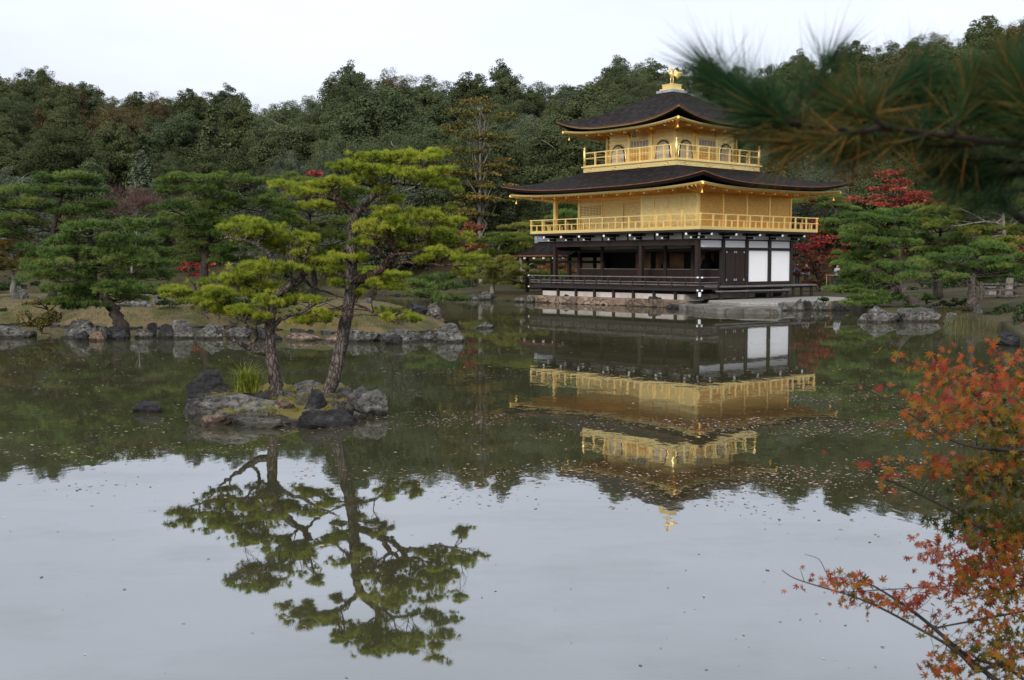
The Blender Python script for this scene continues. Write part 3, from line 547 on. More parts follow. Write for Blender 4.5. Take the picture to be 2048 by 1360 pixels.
# ------------------------------------------------------------------ ground, water, embankment
SHORE = [(-900, 592), (-300, 590), (0, 586), (350, 587), (600, 588), (760, 589), (880, 593), (940, 598), (1060, 603.5), (1150, 607), (1250, 610), (1310, 613), (1380, 616), (1420, 617), (1480, 619), (1560, 619), (1640, 616), (1700, 618), (1735, 636), (1880, 644), (1920, 650), (2000, 662), (2040, 695), (2100, 770), (2200, 920), (2420, 1250)]
sp = np.array([wl(u, v) for u, v in SHORE]); s_az = np.arctan2(sp[:, 0], sp[:, 1]); s_r = np.hypot(sp[:, 0], sp[:, 1])
s_az = np.concatenate([[-math.pi, -1.2, -.85], s_az, [1.0, math.pi]]); s_r = np.concatenate([[3.3, 3.3, 40], s_r, [3.4, 3.3]])
RIDGE = [(-900, 190, 240), (-400, 170, 230), (0, 158, 215), (60, 158, 212), (100, 146, 210), (150, 170, 206), (200, 185, 200), (330, 196, 190), (400, 186, 182), (440, 182, 178), (480, 196, 172), (512, 224, 165), (560, 208, 156), (610, 186, 150), (690, 150, 142), (780, 133, 138), (830, 150, 136), (905, 140, 135), (940, 161, 135), (1000, 146, 135), (1100, 155, 138), (1170, 158, 139), (1205, 132, 140), (1300, 122, 140), (1400, 128, 143), (1500, 132, 145), (1600, 124, 148), (1700, 108, 150), (1780, 88, 150), (1850, 64, 150), (1900, 84, 148), (1950, 68, 145), (2010, 44, 142), (2060, 36, 140), (2400, 20, 130)]
r_u = np.array([a[0] for a in RIDGE], float); r_az = np.arctan((r_u-1024)/FPX); r_D = np.array([a[2] for a in RIDGE], float)
r_z = np.array([at(u, v, D)[2] for u, v, D in RIDGE])
TREE_H = 7.5
FOOT = [(-900, 100), (0, 98), (500, 97), (900, 95), (1200, 95), (1500, 93), (1750, 88), (2048, 84), (2400, 78)]
f_az = np.arctan((np.array([a[0] for a in FOOT], float)-1024)/FPX); f_D = np.array([a[1] for a in FOOT], float)
def ground_z(x, y):
    x = np.asarray(x, float); y = np.asarray(y, float); az = np.arctan2(x, y); r = np.hypot(x, y)
    ds = r-np.interp(az, s_az, s_r)
    z = np.interp(ds, [-3, -.5, .25, .6, 4, 30], [-1.0, -.6, .22, .36, .42, .9])
    near = np.interp(r, [0, 2.9, 3.5], [.75, .7, -5]); z = np.where((r < 3.5), np.maximum(np.minimum(near, .75), -1.0), z)
    D1 = np.interp(az, f_az, f_D); D2 = np.interp(az, r_az, r_D); H = np.interp(az, r_az, r_z)-TREE_H
    t = np.clip((y-D1)/(D2-D1), 0, 1.0); hill = H*t**.92*(1-.0*t); back = np.clip((y-D2)/80, 0, 1)
    z = z+np.where(y > D1, hill*(1-.35*back), 0)
    return z
azs = np.concatenate([np.linspace(-math.pi, -.75, 40), np.linspace(-.73, .73, 420), np.linspace(.75, math.pi, 40)])
rows = []
for a in azs:
    s0 = np.interp(a, s_az, s_r); base = [.01, 1.5, 2.9, 3.1, 3.3, 3.5]
    inner = [3.6+(s0-4.2)*k for k in (0, .5, .95)] if s0 > 6 else [3.6, 3.7, 3.8]
    if s0 > 6: inner[-1] = s0-3.0
    b0 = max(s0, 6)
    rr = base+inner+[b0-.5, b0-.25, b0, b0+.25, b0+.6, b0+1.5, b0+4]+[b0+4+(x_-4)*1.0 for x_ in (8, 13, 20)]
    far = np.linspace(0, 1, 26); f0 = rr[-1]+2; rr += list(f0+(max(270, f0+50)-f0)*far**1.15)+[420, 700, 1400]
    rr = np.maximum.accumulate(np.array(rr)); rows.append(np.column_stack([np.sin(a)*rr, np.cos(a)*rr, ground_z(np.sin(a)*rr, np.cos(a)*rr)]))
Gp = np.array(rows); hh = np.array([[mnoise.noise(Vector((p[0]*.35, p[1]*.35, 0))) for p in r_] for r_ in Gp]); Gp[:, :, 2] += np.where(Gp[:, :, 2] > .15, hh*.10, 0)
M['ground'] = surf('forest floor and moss', [(.25, (.018, .015, .009)), (.45, (.038, .030, .015)), (.6, (.052, .048, .018)), (.8, (.09, .066, .032))], .5, .95, 0, None, .04, 6, .15, 8)
grid_mesh('ground', np.transpose(Gp, (1, 0, 2)), M['ground'], None, kind='structure')
# pond
m, t, p = newmat('pond water'); M['water'] = m
n1 = noise_tex(t, .16, 3, .6); r1 = ramp(t, [(.35, (.031, .030, .014)), (.7, (.050, .047, .025))], n1.outputs[0]); t.links.new(r1.outputs[0], p.inputs['Base Color'])
p.inputs['Roughness'].default_value = .9; p.inputs['Specular IOR Level'].default_value = 0
na = noise_tex(t, 1.6, 3, .55, (1, .55, 1)); nb_ = noise_tex(t, 9, 2, .5, (1, .4, 1)); md = nd(t, 'ShaderNodeMath', operation='MULTIPLY_ADD'); md.inputs[1].default_value = .12
t.links.new(nb_.outputs[0], md.inputs[0]); t.links.new(na.outputs[0], md.inputs[2])
ncalm = noise_tex(t, .07, 2, .5); rc = ramp(t, [(.40, (.35, .35, .35)), (.62, (1, 1, 1))], ncalm.outputs[0])
b_ = nd(t, 'ShaderNodeBump'); b_.inputs['Distance'].default_value = .0032; t.links.new(rc.outputs[0], b_.inputs['Strength']); t.links.new(md.outputs[0], b_.inputs['Height'])
gl = nd(t, 'ShaderNodeBsdfGlossy'); gl.inputs['Roughness'].default_value = .018; gl.inputs['Color'].default_value = (.95, .97, 1, 1); t.links.new(b_.outputs[0], gl.inputs['Normal'])
lw = nd(t, 'ShaderNodeLayerWeight'); fm = nd(t, 'ShaderNodeMapRange'); fm.inputs[1].default_value = .35; fm.inputs[2].default_value = 1.0; fm.inputs[3].default_value = .06; fm.inputs[4].default_value = .67; t.links.new(lw.outputs['Facing'], fm.inputs[0])
film = noise_tex(t, .55, 5, .65, (1, 1.6, 1)); rf = ramp(t, [(.5, (1, 1, 1)), (.72, (.88, .88, .88))], film.outputs[0]); mf = nd(t, 'ShaderNodeMath', operation='MULTIPLY'); t.links.new(fm.outputs[0], mf.inputs[0]); t.links.new(rf.outputs[0], mf.inputs[1])
mxs = nd(t, 'ShaderNodeMixShader'); t.links.new(mf.outputs[0], mxs.inputs[0]); t.links.new(p.outputs[0], mxs.inputs[1]); t.links.new(gl.outputs[0], mxs.inputs[2]); t.links.new(mxs.outputs[0], t.nodes['Material Output'].inputs[0])
grid_mesh('water', np.array([[(-260, -60, 0), (260, -60, 0)], [(-260, 140, 0), (260, 140, 0)]], float), m, None, kind='structure')
# stone embankment below the pavilion, gravel terrace on its right
def ploc(x, y, z): return tuple(pw(x, y, z))
def poly_slab(name, outline, z0, z1, mat, kind=None, jitter=0, bevel=.0):
    n = len(outline); V = []; F = []
    rings = [(z0, 0), (z1-.05, 0), (z1, .05)]
    c = np.mean(np.array(outline), 0)
    for z, ins in rings:
        for q_ in outline:
            d_ = c-np.array(q_); d_ = d_/np.linalg.norm(d_); V.append((q_[0]+d_[0]*ins, q_[1]+d_[1]*ins, z))
    for i in range(2):
        for k in range(n): F.append((i*n+k, i*n+(k+1) % n, (i+1)*n+(k+1) % n, (i+1)*n+k))
    F.append(tuple(2*n+k for k in range(n)))
    return MB().add(V, F).build(name, M[mat] if isinstance(mat, str) else mat)
def dense(pts, step=.5, j=.05):
    out = []
    for a, b in zip(pts, pts[1:]+pts[:1]):
        a, b = np.array(a, float), np.array(b, float); n = max(1, int(np.linalg.norm(b-a)/step))
        for k in range(n): out.append(tuple(a+(b-a)*k/n+rng.normal(0, j, 2)))
    return out
eb = poly_slab('stone_embankment', [tuple(pw(x, y, 0)[:2]) for x, y in dense([(-1.55, -1.3), (9.3, -1.3), (9.3, 12.6), (-1.55, 12.6)], .6, .03)], -.9, .41, 'tan_stone')
tag(eb, 'low tan stone embankment under the golden pavilion at the waterline', 'embankment')
tr = poly_slab('terrace', [tuple(wl(u, v, .42)[:2]) for u, v in ((1372, 603), (1400, 600), (1480, 606), (1556, 607), (1570, 604), (1640, 601), (1700, 600), (1760, 592), (1700, 584), (1640, 584))]+[tuple(pw(9.6, -1.15, 0)[:2]), tuple(pw(-.6, -1.15, 0)[:2])], -.9, .44, 'gravel'); tr['kind'] = 'structure'
ld = poly_slab('stone_landing', [tuple(wl(u, v, .27)[:2]) for u, v in ((1345, 606), (1395, 613), (1440, 616), (1562, 617), (1560, 611), (1480, 610), (1400, 604))], -.9, .27, 'ledge_stone')
tag(ld, 'low stone boat landing ledge in front of the gravel terrace', 'landing')
# ------------------------------------------------------------------ rocks
ICO = {}
def ico(n):
    if n not in ICO:
        bm = bmesh.new(); bmesh.ops.create_icosphere(bm, subdivisions=n, radius=1); bm.verts.ensure_lookup_table()
        ICO[n] = (np.array([v.co[:] for v in bm.verts]), [tuple(v.index for v in f.verts) for f in bm.faces]); bm.free()
    return ICO[n]
def rock_mesh(name, size, mat, seed, cuts=7, rough=.10, sub=5, flat=0.):
    V, F = ico(sub); V = V.copy(); g = np.random.default_rng(seed)
    for k in range(cuts+5):
        d = g.normal(size=3); d[2] = d[2]*.75+.15; d /= np.linalg.norm(d); lim = g.uniform(.45, .85); q_ = V@d; V -= np.maximum(q_-lim, 0)[:, None]*d*.96
    if flat: V[:, 2] = np.where(V[:, 2] > 1-flat, 1-flat+(V[:, 2]-(1-flat))*.15, V[:, 2])
    o = g.uniform(0, 50, 3)
    nz_ = np.array([mnoise.fractal(Vector(v*1.5+o), .9, 2.1, 4)+.5*mnoise.turbulence(Vector(v*3.1+o), 5, True)-.35 for v in V]); V = V*(1+rough*2.5*nz_)[:, None]
    ext = np.abs(V).max(0); V = V/ext*np.array(size)/2
    me = bpy.data.meshes.new(name); me.from_pydata(V.tolist(), [], F); me.polygons.foreach_set('use_smooth', [False]*len(F)); me.materials.append(M[mat]); me.update()
    return me
RSEED = [100]
def rock(u0, u1, vt, vb, mat, label, group=None, Y=None, depth=.8, cuts=7, zb=0., rough=.10, flat=0., rz=None, name='rock', sink=.75, sub=5, lowk=None, wk=None):
    """a rock that spans the columns u0..u1 and the rows vt..vb (vb where it meets the water or the ground at zb)"""
    if Y is None: Y = wl((u0+u1)/2, vb, zb)[1]
    if lowk is None: lowk = 1.06 if Y < 25 else (.66 if Y < 42 else .9)
    if wk is None: wk = 1.12 if Y < 25 else 1.25
    wdt = (u1-u0)/FPX*Y; top = zb+(at((u0+u1)/2, vt, Y)[2]-zb)*lowk; hgt = (top-zb)*(1+sink)+.06
    RSEED[0] += 1; me = rock_mesh(name, (wdt*wk, wdt*wk*depth, hgt), mat, RSEED[0], cuts, rough, sub, flat)
    o = link(name, me); o.location = (at((u0+u1)/2, vb, Y)[0], Y+wdt*depth*.35, top-hgt/2); o.rotation_euler = (0, 0, rng.uniform(-.25, .25) if rz is None else rz)
    tag(o, label, 'rock', group); return o
# the small rock island in front
isl_c = np.array([0.0, 0.0])
def mound(name, front, back, ztop, mat, kind='structure', nz_amp=.06, edge=.35, nr=14, freq=.9, step=None):
    """an island: outline points on the water, rising to ztop(x, y) inside"""
    pts = [tuple(p) for p in front+back]; pts = dense(pts, step or .9, .03 if step else .1); pts = np.array(pts); c = pts.mean(0); ring = []
    for j in range(nr+1):
        s = 1-j/nr; q_ = c+(pts-c)*s; 
        dist = (1-s)*np.linalg.norm(pts-c, axis=1)
        prof = np.clip(dist/edge, 0, 1); z = -.30+(ztop+.35)*(1-(1-prof)**2.2)
        z = z+np.array([mnoise.fractal(Vector((x*freq, y*freq, 3.1)), 1, 2, 4) for x, y in q_])*nz_amp*prof
        ring.append(np.column_stack([q_, z]))
    return grid_mesh(name, np.array(ring), M[mat], None, closed_u=True, kind=kind)
def wxy(l, z=0.): return [tuple(wl(u, v, z)[:2]) for u, v in l]
M['moss'] = surf('moss and earth', [(.28, (.022, .016, .011)), (.42, (.055, .038, .020)), (.52, (.085, .070, .018)), (.64, (.125, .11, .022)), (.76, (.05, .04, .018))], 2.4, .95, 0, None, .03, 14, .15, 8)
M['turf'] = surf('autumn turf', [(.25, (.026, .028, .010)), (.43, (.06, .056, .017)), (.53, (.115, .08, .040)), (.66, (.065, .064, .018)), (.8, (.04, .038, .016))], .55, .95, 0, None, .03, 9, .15, 8)
mound('islet', wxy([(372, 840), (430, 850), (520, 855), (600, 855), (685, 842), (755, 818)]), wxy([(770, 800), (700, 785), (600, 780), (500, 782), (400, 800), (355, 828)]), .10, 'islet_rock', edge=.34, nz_amp=.15, freq=2.3, nr=30, step=.12)
IG = 'rocks of the small pine islet'
rock(348, 548, 778, 852, 'rock_grey', 'long sloping grey lichen rock at the islet front under the left pine', None, 17.4, .75, 6, .0, .08)
rock(370, 456, 745, 800, 'rock_dark', 'black angular rock standing at the back of the pine islet', None, 19.6, .8, 10, .0, .05, sub=3)
rock(385, 455, 832, 864, 'rock_tan', 'small brown rock at the water edge below the long lichen rock', None, 16.7, .8, 7, 0, .08)
rock(455, 600, 828, 868, 'rock_grey', 'low mossy rock along the middle of the islet waterline', None, 16.55, .55, 7, 0, .1, .2)
rock(590, 664, 784, 832, 'rock_dark', 'dark rock with white lichen in the centre of the pine islet', None, 17.5, .9, 8, .05, .08)
rock(592, 722, 816, 866, 'rock_dark', 'wide dark rock at the islet front right of the mossy rock', None, 16.6, .7, 9, 0, .08)
rock(575, 636, 768, 790, 'rock_grey', 'flat grey rock lying between the two pine trunks', None, 18.9, .8, 6, .1, .1)
rock(694, 744, 772, 812, 'rock_grey', 'mottled grey rock beside the foot of the tall leaning pine', None, 18.2, .8, 7, .05, .08)
rock(715, 782, 772, 826, 'rock_pale', 'pale square topped rock at the right end of the pine islet', None, 17.9, .8, 9, 0, .06, .3)
rock(700, 730, 822, 842, 'rock_grey', 'little grey rock beside the moss at the right islet edge', None, 17.3, .9, 7, 0, .08)
rock(520, 590, 800, 836, 'rock_tan', 'brown earthy rock in the mossy middle of the islet', None, 17.6, .9, 6, .05, .1)
rock(440, 520, 790, 812, 'rock_grey', 'broad grey rock behind the moss on the pine islet', None, 18.4, .7, 6, .08, .08)
rock(262, 324, 793, 826, 'rock_dark', 'small black rock alone in the water left of the pine islet', None, None, .6, 8, 0, .06)
# the long island on the left
isl = mound('island', wxy([(-260, 650), (-60, 652), (60, 650), (140, 656), (230, 660), (330, 656), (470, 655), (600, 662), (700, 668), (790, 672), (880, 662), (922, 652)]), wxy([(920, 638), (850, 622), (700, 616), (450, 610), (200, 608), (-60, 610), (-260, 612)]), .72, 'turf', edge=5.5, nz_amp=.10, freq=.35)
LG = 'rocks along the long island shore'
for a in ((-40, 48, 612, 650, 'rock_grey', 'broad blocky grey rock on the island shore beside the low bush', 36.5), (118, 206, 618, 653, 'rock_pale', 'pale rough rock on the island shore under the spreading pine', 36.5), (148, 180, 640, 657, 'rock_dark', 'flat dark stone in the water below the pale rough rock', 35.4), (176, 214, 643, 658, 'rock_tan', 'brown flat stone beside the flat dark stone at the island edge', 35.2), (200, 262, 634, 660, 'rock_dark', 'dark rock at the foot of the spreading pine trunk', 35.9), (262, 302, 630, 652, 'rock_grey', 'sloping grey slab right of the spreading pine trunk', 36.6), (292, 311, 604, 640, 'rock_dark', 'slim upright dark stone standing on the island turf', 37.4), (308, 352, 608, 654, 'rock_dark', 'large dark pointed rock beside the split pale rocks', 36.2), (335, 380, 616, 654, 'rock_pale', 'pale blocky rock just right of the dark pointed rock', 36.2), (380, 446, 620, 655, 'rock_pale', 'pale rock with dark cleft below the left islet pine crown', 36.0), (452, 500, 634, 656, 'rock_grey', 'rounded grey rock on the island shore behind the left islet trunk', 36.2), (500, 560, 640, 660, 'rock_dark', 'low dark rock on the island shore between the two islet pines', 35.6), (560, 640, 650, 664, 'rock_tan', 'long flat brown stone at the island waterline', 35.0), (634, 705, 654, 670, 'rock_tan', 'flat tan stone at the waterline behind the leaning pine', 34.6), (698, 765, 640, 670, 'rock_pale', 'bulky pale rock on the shore right of the leaning pine trunk', 34.6), (762, 836, 644, 668, 'rock_grey', 'wide mottled rock at the right part of the island shore', 34.4), (770, 806, 656, 676, 'rock_dark', 'dark stone sitting in the water before the wide mottled rock', 33.4), (838, 872, 640, 662, 'rock_grey', 'small grey rock under the dwarf pine at the island tip', 35.2), (872, 928, 626, 660, 'rock_pale', 'big pale rounded rock at the very tip of the long island', 34.6), (806, 850, 596, 618, 'rock_dark', 'dark rock below the dwarf dark pine on the point', 47), (850, 884, 600, 622, 'rock_grey', 'grey rock beside the dwarf dark pine on the point', 45.5), (232, 300, 582, 608, 'rock_pale', 'wide pale rock on the turf behind the spreading pine', 45), (300, 322, 575, 590, 'rock_pale', 'small upright pale rock at the back of the island turf', 47), (604, 622, 622, 634, 'rock_grey', 'small grey stone lying on the island turf between the islet pines', 40), (722, 742, 586, 598, 'rock_grey', 'small grey stone on the back shore of the island turf', 48)):
    u0, u1, vt, vb, mt_, lb, Y_ = a; rock(u0, u1, vt, vb, mt_, lb, None, Y_, .7, 8, 0 if vb > 636 else .45, .1, sub=5 if u1-u0 > 60 else 4)
rock(945, 984, 638, 657, 'rock_pale', 'small pale rock alone in the water off the island tip', None, None, .7, 7, 0, .08)
for a in ((-20, 10, 568, 602, 'rock_grey', 'grey upright rock at the far left shore edge'), (8, 52, 565, 602, 'rock_grey', 'tall grey boulder on the far left bank below the orange pine'), (66, 96, 574, 600, 'rock_pale', 'pale pointed boulder on the far left bank')):
    rock(*a[:5], a[5], None, 52, .7, 8, .2, .1)
gs = np.random.default_rng(311); SM = [rock_mesh('shore_stone', (1, .8, .7), k_, 900+i, 7, .12, 4) for i, k_ in enumerate(('rock_dark', 'rock_grey', 'rock_tan', 'rock_dark'))]
def stones(label, group, pts, w0, w1):
    for i, (u, v) in enumerate(pts):
        o = link('shore_stone', SM[i % 4]); p_ = wl(u, v); o.location = (p_[0], p_[1]+.15, -.02); s_ = gs.uniform(w0, w1); o.scale = (s_*gs.uniform(.9, 1.8), s_, s_*gs.uniform(.6, 1.0)); o.rotation_euler = (0, 0, gs.uniform(-.5, .5)); tag(o, label, 'stone', group)
front_line = [(-60, 651), (60, 650), (140, 655), (230, 659), (330, 655), (470, 655), (600, 662), (700, 668), (790, 672), (870, 664)]
fu = np.arange(-40, 880, 17.0)+gs.uniform(-6, 6, 55)[:len(np.arange(-40, 880, 17.0))]
stones('small dark shore stone in the waterline row of the long island', 'small stones along the long island waterline', [(u, np.interp(u, [a[0] for a in front_line], [a[1] for a in front_line])+gs.uniform(-1.5, 1.5)) for u in fu], .30, .60)
fu = np.concatenate([np.arange(1062, 1385, 13.0), np.arange(1405, 1560, 12.0)]); fu = fu+gs.uniform(-4, 4, len(fu))
stones('small stone in the waterline row below the pavilion embankment', 'small stones along the embankment waterline', [(u, np.interp(u, [1060, 1150, 1250, 1310, 1380, 1420, 1480, 1560], [604.5, 608.5, 611.5, 614.5, 617.5, 619, 621, 621])) for u in fu], .22, .5)
fu = np.arange(700, 1060, 14.0); fu = fu+gs.uniform(-5, 5, len(fu))
stones('small stone in the waterline row of the far shore', 'small stones along the far shore waterline', [(u, np.interp(u, [700, 760, 880, 940, 1060], [589.5, 590, 594, 599, 604.5])) for u in fu], .35, .8)
# far shore left of the pavilion, embankment stones, right bank
for i, (u0, u1, vt, vb, mt_, lb) in enumerate(((905, 935, 590, 600, 'rock_grey', 'low grey rock on the far shore left of the yellow green pines'), (935, 962, 586, 600, 'rock_grey', 'grey rock on the far shore below the yellow green pines'), (958, 985, 577, 599, 'rock_pale', 'pale rock on the far shore beside the yellow green pine trunks'), (985, 1012, 584, 600, 'rock_dark', 'dark rock on the far shore between pine trunks and fishing porch'), (1010, 1034, 588, 601, 'rock_grey', 'low grey rock just left of the fishing porch'))):
    rock(u0, u1, vt, vb, mt_, lb, None, 74, .8, 8, .0, .1, sub=3)
EM = [(1030, 1056, 592, 604, 'rock_grey', 'low grey stone at the corner of the fishing porch'), (1054, 1072, 588, 605, 'rock_grey', 'grey stone at the left end of the pavilion embankment'), (1074, 1098, 587, 605, 'rock_tan', 'pinkish round stone near the left end of the embankment'), (1098, 1110, 592, 600, 'rock_tan', 'small brown stone set in the embankment wall'), (1108, 1118, 590, 598, 'rock_dark', 'small dark stone set in the embankment wall'), (1118, 1142, 586, 606, 'rock_dark', 'dark slanting stone against the left part of the embankment'), (1195, 1212, 592, 607, 'rock_grey', 'narrow grey stone against the middle of the embankment'), (1244, 1270, 591, 609, 'rock_tan', 'brown grey stone against the embankment middle'), (1299, 1323, 590, 613, 'rock_dark', 'tall dark block standing against the embankment'), (1333, 1356, 607, 618, 'rock_dark', 'small dark rock in the water before the embankment'), (1358, 1388, 591, 613, 'rock_tan', 'large pinkish rock at the right end of the embankment'), (1386, 1402, 600, 615, 'rock_tan', 'small brown rock between pinkish rock and landing')]
for u0, u1, vt, vb, mt_, lb in EM: rock(u0, u1, vt, vb, mt_, lb, None, None, .8, 8, 0, .08, sub=3)
for u0, u1, vt, vb, mt_, lb, Y_ in ((1447, 1475, 609, 622, 'rock_pale', 'pale boulder in the water before the landing', None), (1491, 1517, 608, 622, 'rock_tan', 'mossy brown boulder in the water before the landing', None), (1552, 1578, 604, 617, 'rock_grey', 'grey boulder with yellow moss at the landing end', 57.5), (1580, 1612, 589, 617, 'rock_grey', 'large grey boulder at the terrace corner right of the landing', 57.5), (1608, 1624, 595, 615, 'rock_dark', 'dark boulder wedged between two grey boulders on the terrace edge', 58.5), (1622, 1640, 597, 617, 'rock_grey', 'third boulder of the terrace edge counted from the landing', 58), (1636, 1658, 598, 618, 'rock_grey', 'squat grey boulder in the middle of the terrace edge', 57.5), (1656, 1672, 599, 617, 'rock_tan', 'brownish boulder of the terrace edge beside the dark end boulder', 57.5), (1670, 1700, 601, 618, 'rock_dark', 'dark long boulder ending the terrace edge under the pine', 57), (1728, 1800, 609, 642, 'rock_pale', 'big pale rounded boulder at the right shore', 46), (1795, 1884, 612, 642, 'rock_grey', 'wide grey boulder with fallen leaves right of the big pale boulder', 46.5), (1848, 1873, 592, 614, 'rock_dark', 'dark pointed stone beside the leaning pine foot', 50), (1892, 1914, 622, 641, 'rock_pale', 'small pale stone before the trimmed shrub on the right bank', 45), (1938, 1974, 603, 638, 'rock_pale', 'tall pale stone between trimmed shrubs on the right bank', 45.5), (2018, 2040, 624, 640, 'rock_pale', 'small pale stone at the far right among the shrubs', 43), (1996, 2070, 645, 694, 'rock_dark', 'big dark speckled rock standing in the water at the right edge', 33)):
    rock(u0, u1, vt, vb, mt_, lb, None, Y_, .8, 6 if u1-u0 > 60 else 8, 0 if vb > 612 else .4, .08, sub=5 if u1-u0 > 30 else 4)
# ------------------------------------------------------------------ vegetation
def unit(v): return v/np.maximum(np.linalg.norm(v, axis=-1, keepdims=True), 1e-9)
def needles(c, ax, k, L, wd, spread, g):
    """k thin triangles per centre, fanned round its axis"""
    n = len(c); d = unit(ax[:, None, :]+g.normal(0, spread, (n, k, 3))); s = unit(np.cross(d, g.normal(size=(n, k, 3))))*wd/2
    b = c[:, None, :]+d*L*.04; tip = c[:, None, :]+d*(L*g.uniform(.7, 1.1, (n, k, 1))); return np.stack([b-s, b+s, tip], 2).reshape(-1, 3)
def cards(c, size, g, out=None, bias=0, asp=.6):
    """one leaf shaped quad per centre in a random direction"""
    n = len(c); nr = g.normal(size=(n, 3)); 
    if out is not None: nr = nr+out*bias
    nr = unit(nr); a = unit(np.cross(nr, g.normal(size=(n, 3)))); b = np.cross(nr, a); s = (size*g.uniform(.6, 1.25, n))[:, None]
    return np.stack([c-a*s*.5, c-b*s*asp*.5, c+a*s*.5, c+b*s*asp*.5], 1).reshape(-1, 3)
PINE_Y = [(0, (.09, .135, .018)), (.35, (.20, .245, .026)), (.7, (.285, .325, .036)), (1, (.42, .39, .06))]
PINE_G = [(0, (.032, .062, .018)), (.4, (.072, .128, .030)), (.8, (.132, .195, .046)), (1, (.215, .225, .06))]
PINE_YG = [(0, (.048, .075, .016)), (.4, (.10, .14, .024)), (.8, (.17, .20, .038)), (1, (.26, .22, .06))]
PINE_O = [(0, (.05, .055, .018)), (.4, (.10, .10, .024)), (.8, (.18, .13, .032)), (1, (.28, .14, .04))]
M['pine_yellow'] = leafmat('yellow green pine needles', PINE_Y, trans=.25)
M['pine_green'] = leafmat('green pine needles', PINE_G, trans=.2, objvar=.35)
M['pine_ygreen'] = leafmat('light green pine needles', PINE_YG, trans=.2, objvar=.3)
M['pine_orange'] = leafmat('browning pine needles', PINE_O, trans=.2)
M['maple_red'] = leafmat('red maple leaves', [(0, (.13, .024, .018)), (.5, (.29, .060, .038)), (1, (.42, .15, .08))], trans=.35, objvar=.4)
M['maple_orange'] = leafmat('orange brown maple leaves', [(0, (.085, .034, .02)), (.5, (.19, .070, .034)), (1, (.29, .12, .05))], trans=.35, objvar=.3)
M['bare_twigs'] = leafmat('bare brown twigs', [(0, (.05, .03, .03)), (.6, (.12, .07, .06)), (1, (.17, .085, .06))], trans=.1)
def pad_points(c, r, n, g, blobs=8, bk=1.):
    """points and outward directions over a flat bottomed cushion of several smaller cushions"""
    bc = g.normal(size=(blobs, 3))*np.array([.50, .50, .24]); bc = np.clip(bc, -.85, .85); br = g.uniform(.30, .52, blobs)*bk
    i = g.integers(0, blobs, n); d = unit(g.normal(size=(n, 3))); d[:, 2] = np.where(d[:, 2] < -.15, -d[:, 2], d[:, 2])
    p = bc[i]+d*br[i][:, None]*np.array([1, 1, .85])*g.uniform(.66, 1.04, (n, 1)); tn = g.uniform(0, 1, blobs)[i]
    return c+p*r, d, tn, c+bc*r
def limb(mb, p0, p1, r0, r1, g, sag=.0, n=6, wob=.06):
    p0, p1 = np.array(p0, float), np.array(p1, float); L = np.linalg.norm(p1-p0); pts = []; o1 = g.normal(size=3)*L*wob; o2 = g.normal(size=3)*L*wob
    for k in range(n+1):
        t = k/n; q_ = p0+(p1-p0)*t+o1*math.sin(math.pi*t)+o2*math.sin(2*math.pi*t); q_[2] -= sag*L*math.sin(math.pi*t); pts.append(q_)
    mb.tube(pts, list(np.linspace(r0, r1, n+1)), 6); return pts
def polyline(pts, step):
    out = []
    P_ = [np.array(p, float) for p in pts]
    for i in range(len(P_)-1):
        a = P_[max(i-1, 0)]; b = P_[i]; c = P_[i+1]; d = P_[min(i+2, len(P_)-1)]
        for k in range(step):
            t = k/step; out.append(.5*((2*b)+(-a+c)*t+(2*a-5*b+4*c-d)*t*t+(-a+3*b-3*c+d)*t**3))
    out.append(P_[-1]); return out
